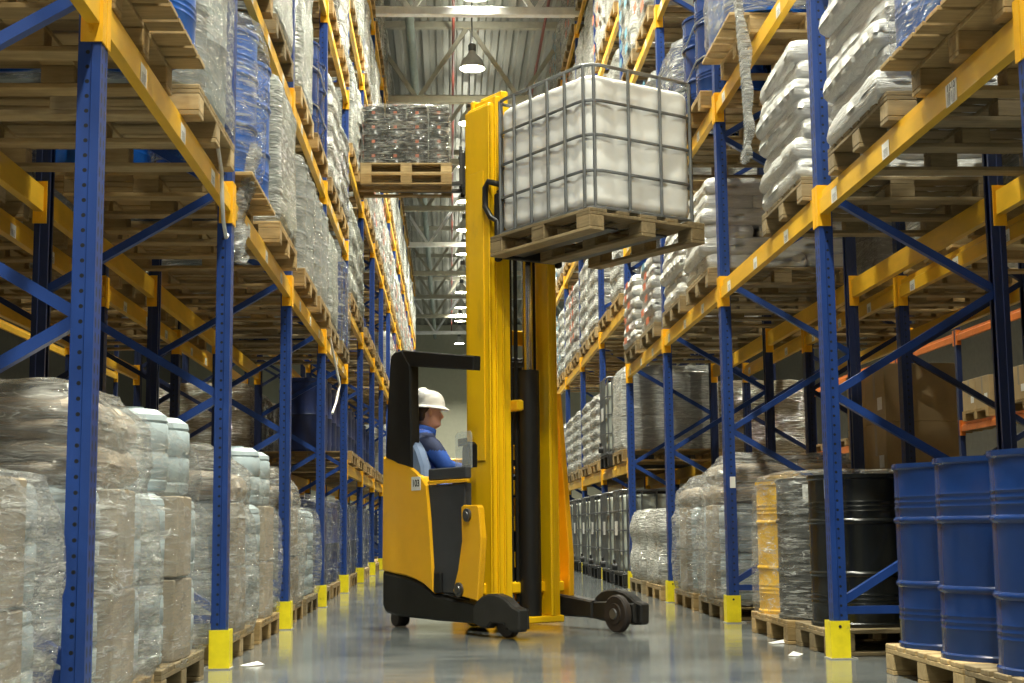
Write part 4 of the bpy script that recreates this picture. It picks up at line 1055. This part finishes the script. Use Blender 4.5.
# far bays, right
z = lz(3, 0)
block('right', 3, at('right', 3, TT[0]), z, SL[0], 'fwhite', 1.0, 4, far=False); ibc('right', 3, at('right', 3, TT[1]), z, SL[1])
for i in (4, 5, 6):
    for h in (0, 1): block('right', i, at('right', i, TT[h]), z, SL[h], 'fwhite', .95, i + h, lumps=6)
for i in range(3, NR):
    for l in range(1, 5):
        for h in (0, 1):
            zz = lz(i, l); y = at('right', i, TT[h]); q = (i * 3 + l * 5 + h * 2) % 5
            if i == 3 and l == 1 and h == 1: drums('right', i, y, zz, SL[h], 'blue', far=True, cols=1)
            elif q in (0, 1, 3): labelled('right', i, y, zz, SL[h], 1.2 + .1 * (q == 1), q, 'sacklab' if q != 3 else 'bluelab')
            else: block('right', i, y, zz, SL[h], 'fwhite', 1.25, q, lumps=6)
# far bays, left
for i in range(3, NL):
    for l in range(0, 5):
        for h in (0, 1):
            zz = lz(i, l); y = at('left', i, TT[h]); q = (i * 7 + l * 3 + h * 4) % 7
            if l == 0 and i < 7: 
                drums('left', i, y, zz, SL[h], 'pblue', far=True, cols=1)
            elif l == 1 and i == 3: block('left', i, y, zz, SL[h], 'fgrey', 1.15, q, lumps=4)
            elif l == 1 and i < 7: drums('left', i, y, zz, SL[h], 'pblue', far=True, cols=1)
            elif q in (0, 3): labelled('left', i, y, zz, SL[h], 1.15, q, 'sacklab')
            elif q in (1,): block('left', i, y, zz, SL[h], 'fdark', 1.1, q, lumps=5)
            elif q in (2, 4): block('left', i, y, zz, SL[h], 'fwhite', 1.25, q, lumps=5)
            else: block('left', i, y, zz, SL[h], 'fgrey', 1.1, q)
# rows behind
BK = DEPTH + GAP
for side in ('left', 'right'):
    for i in range(-1, 6):
        for h in (0, 1):
            y = at(side, i, TT[h])
            if i < 4: cartons(side, i, y, 0, SL[h], (4, 8, 8, 12, 4)[(i + 1 + h) % 5] if side == 'left' else (0 if i < 0 else 8 if i == 1 and h == 0 else 4), BK, side == 'right' and i == 1 and h == 0)
            elif i < 5: block(side, i, y, 0, SL[h], 'fgrey', 1.0, i, back=BK)
            if (i + h) % 5 != 3: block(side, i, y, lz(i, 0), SL[h], ('fwhite', 'fbrown', 'fgrey', 'fwhite')[(i * 2 + h + 2) % 4], 1.0 if i < 3 else .95, i + h, back=BK)
# racks across the neighbouring aisles
PS = MB().box(0, .08, -.05, .05, 0, 6.2, .006).mesh('rack_post', 'darkbluep')
for side, x, bt, cname, lv in (('right', 7.83, BO, 'orange', (2.05, 3.45, 5.0)), ('left', -7.05, BT, 'yellow', (1.35, 2.4, 3.86))):
    for i in range(0, 9):
        y = 7.0 + D * i
        place(('rack_post', PS, []), (x, y, 0), RZ(side), f'dark blue rack post across the {side} hand aisle, {ORD[i]} from the camera', 'rack post', f'posts across the {side} hand aisle')
        if i == 8: break
        for l, zz in enumerate(lv): place(bt, (x, y + D / 2, zz), RZ(side), f'{cname} pallet beam across the {side} hand aisle, {ORD[i]} bay, {ORD[l]} level', 'beam', f'beams across the {side} hand aisle')
        for h in (0, 1):
            for l in range(2):
                zz = (0, lv[0] + SEAT)[l] ; sg = 1 if side == 'right' else -1
                place(PT['far', 'wood'], (x + sg * .56, y + TT[h], zz), 0, f'brown pallet across the {side} hand aisle, {ORD[i]} bay, {["floor", "first beams"][l]}, {SL[h]}', 'pallet', 'pallets across the aisles')
                for k in range(4):
                    if k > 1 and (l or random.random() < .5): continue
                    if side == 'left' and (l or i > 4) or i > 6: continue
                    place(CB, (x + sg * (.56 - .29), y + TT[h] + (k % 2 - .5) * .55, zz + .1442 + .461 * (k // 2)), 0 if side == 'right' else PI, f'brown carton across the {side} hand aisle, {ORD[i]} bay, {["floor", "first beams"][l]}, {SL[h]}, {["lower near", "lower far", "upper near", "upper far"][k]}', 'box', 'cartons across the aisles')

# ------------------------------------------------------------------ loose film, straps, scraps
def ribbon(name, pts, w, seed, mat, label, cat):
    m = MB(); rings = []; P_ = [Vector(p) for p in pts]; n = 46; K = 13
    for i in range(n + 1):
        t = i / n * (len(P_) - 1); k = min(int(t), len(P_) - 2); p = P_[k].lerp(P_[k + 1], t - k); rg = []
        ww = w * (.75 + .5 * abs(noise.noise(Vector((i * .13, seed, 0)))) + .25 * (i > n - 6))
        for j in range(K):
            q = noise.noise(Vector((j * .55, i * .17, seed * 3.1)))
            rg.append((p.x + (.022 if j % 2 else -.022) * (1 + q) + .02 * q, p.y + ww * (2 * j / (K - 1) - 1) * (1 + .3 * q), p.z + .03 * q))
        rings.append(rg)
    m.loft(rings, False, False, closed=False)
    return tag(obj(name, m.mesh(name, mat, 50)), label, cat)
ribbon('hanging_film', [(1.965, 9.42, 4.35), (1.955, 9.28, 4.05), (1.965, 9.22, 3.65), (1.975, 9.22, 3.30), (1.955, 9.24, 3.10)], .065, 3, 'filmw', 'crumpled strip of clear film hanging from second level, right row', 'hanging film')
ribbon('hanging_film', [(-1.12, 8.30, 2.95), (-1.15, 8.26, 2.75), (-1.20, 8.24, 2.55), (-1.19, 8.2, 2.40), (-1.20, 8.16, 2.25)], .15, 9, 'filmw', 'crumpled bundle of clear film hanging below bright blue drum, left row', 'hanging film')
place(('film_wrap', film_mesh(.33, .34, [(.0, .92), (.12, 1.), (.7, .98), (.93, .92)], 71, .035, .30, 80, .03, 'filmt', .5), []), (XL - .21, at('left', 0, .72) - .30, lz(0, 0) + .15), 0, 'loose clear film round the near bright blue drum, left row second bay', 'stretch film')
tag(obj('white_strap', MB().tube([(-1.20, 7.25, 2.72), (-1.185, 7.30, 2.70), (-1.18, 7.42, 2.58), (-1.178, 7.44, 2.45), (-1.18, 7.50, 2.34), (-1.182, 7.62, 2.27), (-1.182, 7.66, 2.29)], .011, 8).mesh('white_strap', 'strap', 50)), 'white strap end dangling over yellow beam, left row first bay', 'strap')
tag(obj('white_strap', MB().tube([(-1.19, 14.25, 2.66), (-1.16, 14.3, 2.5), (-1.13, 14.9, 2.2), (-1.15, 14.7, 2.0), (-1.16, 14.35, 1.86)], .012, 8).mesh('white_strap', 'strap', 50)), 'white strap end dangling below yellow beam, left row third upright', 'strap')
for k, (x, y, rz) in enumerate(((2.02, 9.05, .4), (1.93, 8.2, 1.1), (-1.08, 8.05, .7))):
    tag(obj('paper_scrap', MB().add([(-.06, -.03, .002), (.07, -.025, .004), (.06, .03, .018), (-.05, .035, .003), (-.06, -.03, .004), (.07, -.025, .006), (.06, .03, .020), (-.05, .035, .005)], [(0, 3, 2, 1), (4, 5, 6, 7), (0, 1, 5, 4), (1, 2, 6, 5), (2, 3, 7, 6), (3, 0, 4, 7)]).mesh('paper_scrap', 'strap'), None, (x, y, 0), rz), ['crumpled white scrap on floor by wrapped black drums', 'small white scrap on floor by second right foot guard', 'small white scrap on floor by second left foot guard'][k], 'scrap', 'scraps on the floor')

def sticker(x, y, z, ang, w_, h_, mat, label, name='paper_label'):
    a = R(ang); o = obj(name, MB().box(0, .0012, -w_ / 2, w_ / 2, -h_ / 2, h_ / 2).mesh(name, mat), None, (x, y, z), a)
    return tag(o, label, 'label')
def on_drum(x, y, z, ang, r=.2915): return x + r * math.cos(R(ang)), y + r * math.sin(R(ang)), z
sticker(2.135, at('right', 1, 0) - .0475, 1.05, -90, .055, .085, 'label', 'small white tag on blue upright, right row third from the camera')
sticker(*on_drum(XR + .3125, at('right', 0, .50), .93, 222), 222, .07, .11, 'label', 'small white label high on black drum beside yellow foot guard')
sticker(*on_drum(XR + .2725, at('right', 0, 1.165), .92, 243), 243, .11, .11, 'barcode', 'barcode label high on the film wrapped black drum')

# ------------------------------------------------------------------ light, camera, colour
w = bpy.data.worlds.new('hall_air'); SC.world = w; w.use_nodes = True
w.node_tree.nodes['Background'].inputs[0].default_value = (1, .96, .84, 1); w.node_tree.nodes['Background'].inputs[1].default_value = .0
cam = bpy.data.cameras.new('camera'); cam.sensor_width = 36; cam.lens = 36 * F_PX / 1024; cam.clip_end = 300
co = bpy.data.objects.new('camera', cam); COL.objects.link(co)
cyw, syw, cp, sp_ = math.cos(YAW), math.sin(YAW), math.cos(PITCH), math.sin(PITCH)
fw = Vector((syw * cp, cyw * cp, sp_)); rt = Vector((cyw, -syw, 0)); up = rt.cross(fw)
rt2 = rt * math.cos(ROLL) + up * math.sin(ROLL); up2 = -rt * math.sin(ROLL) + up * math.cos(ROLL)
mt = Matrix((rt2, up2, -fw)).transposed().to_4x4(); mt.translation = (0, 0, CAM_H); co.matrix_world = mt
SC.camera = co
SC.view_settings.view_transform = 'Standard'; SC.view_settings.look = 'None'; SC.view_settings.gamma = 1; SC.view_settings.use_curve_mapping = False
SC.view_settings.exposure = 1.24
SC.cycles.max_bounces = 8; SC.cycles.diffuse_bounces = 4; SC.cycles.glossy_bounces = 3; SC.cycles.transparent_max_bounces = 24
SC.cycles.caustics_reflective = False; SC.cycles.sample_clamp_indirect = 6.0
print('OBJECTS', len(COL.objects), 'LIGHTS', len([o for o in COL.objects if o.type == 'LIGHT']), 'DUPLABELS', [k for k, v in USED.items() if v > 1][:10])
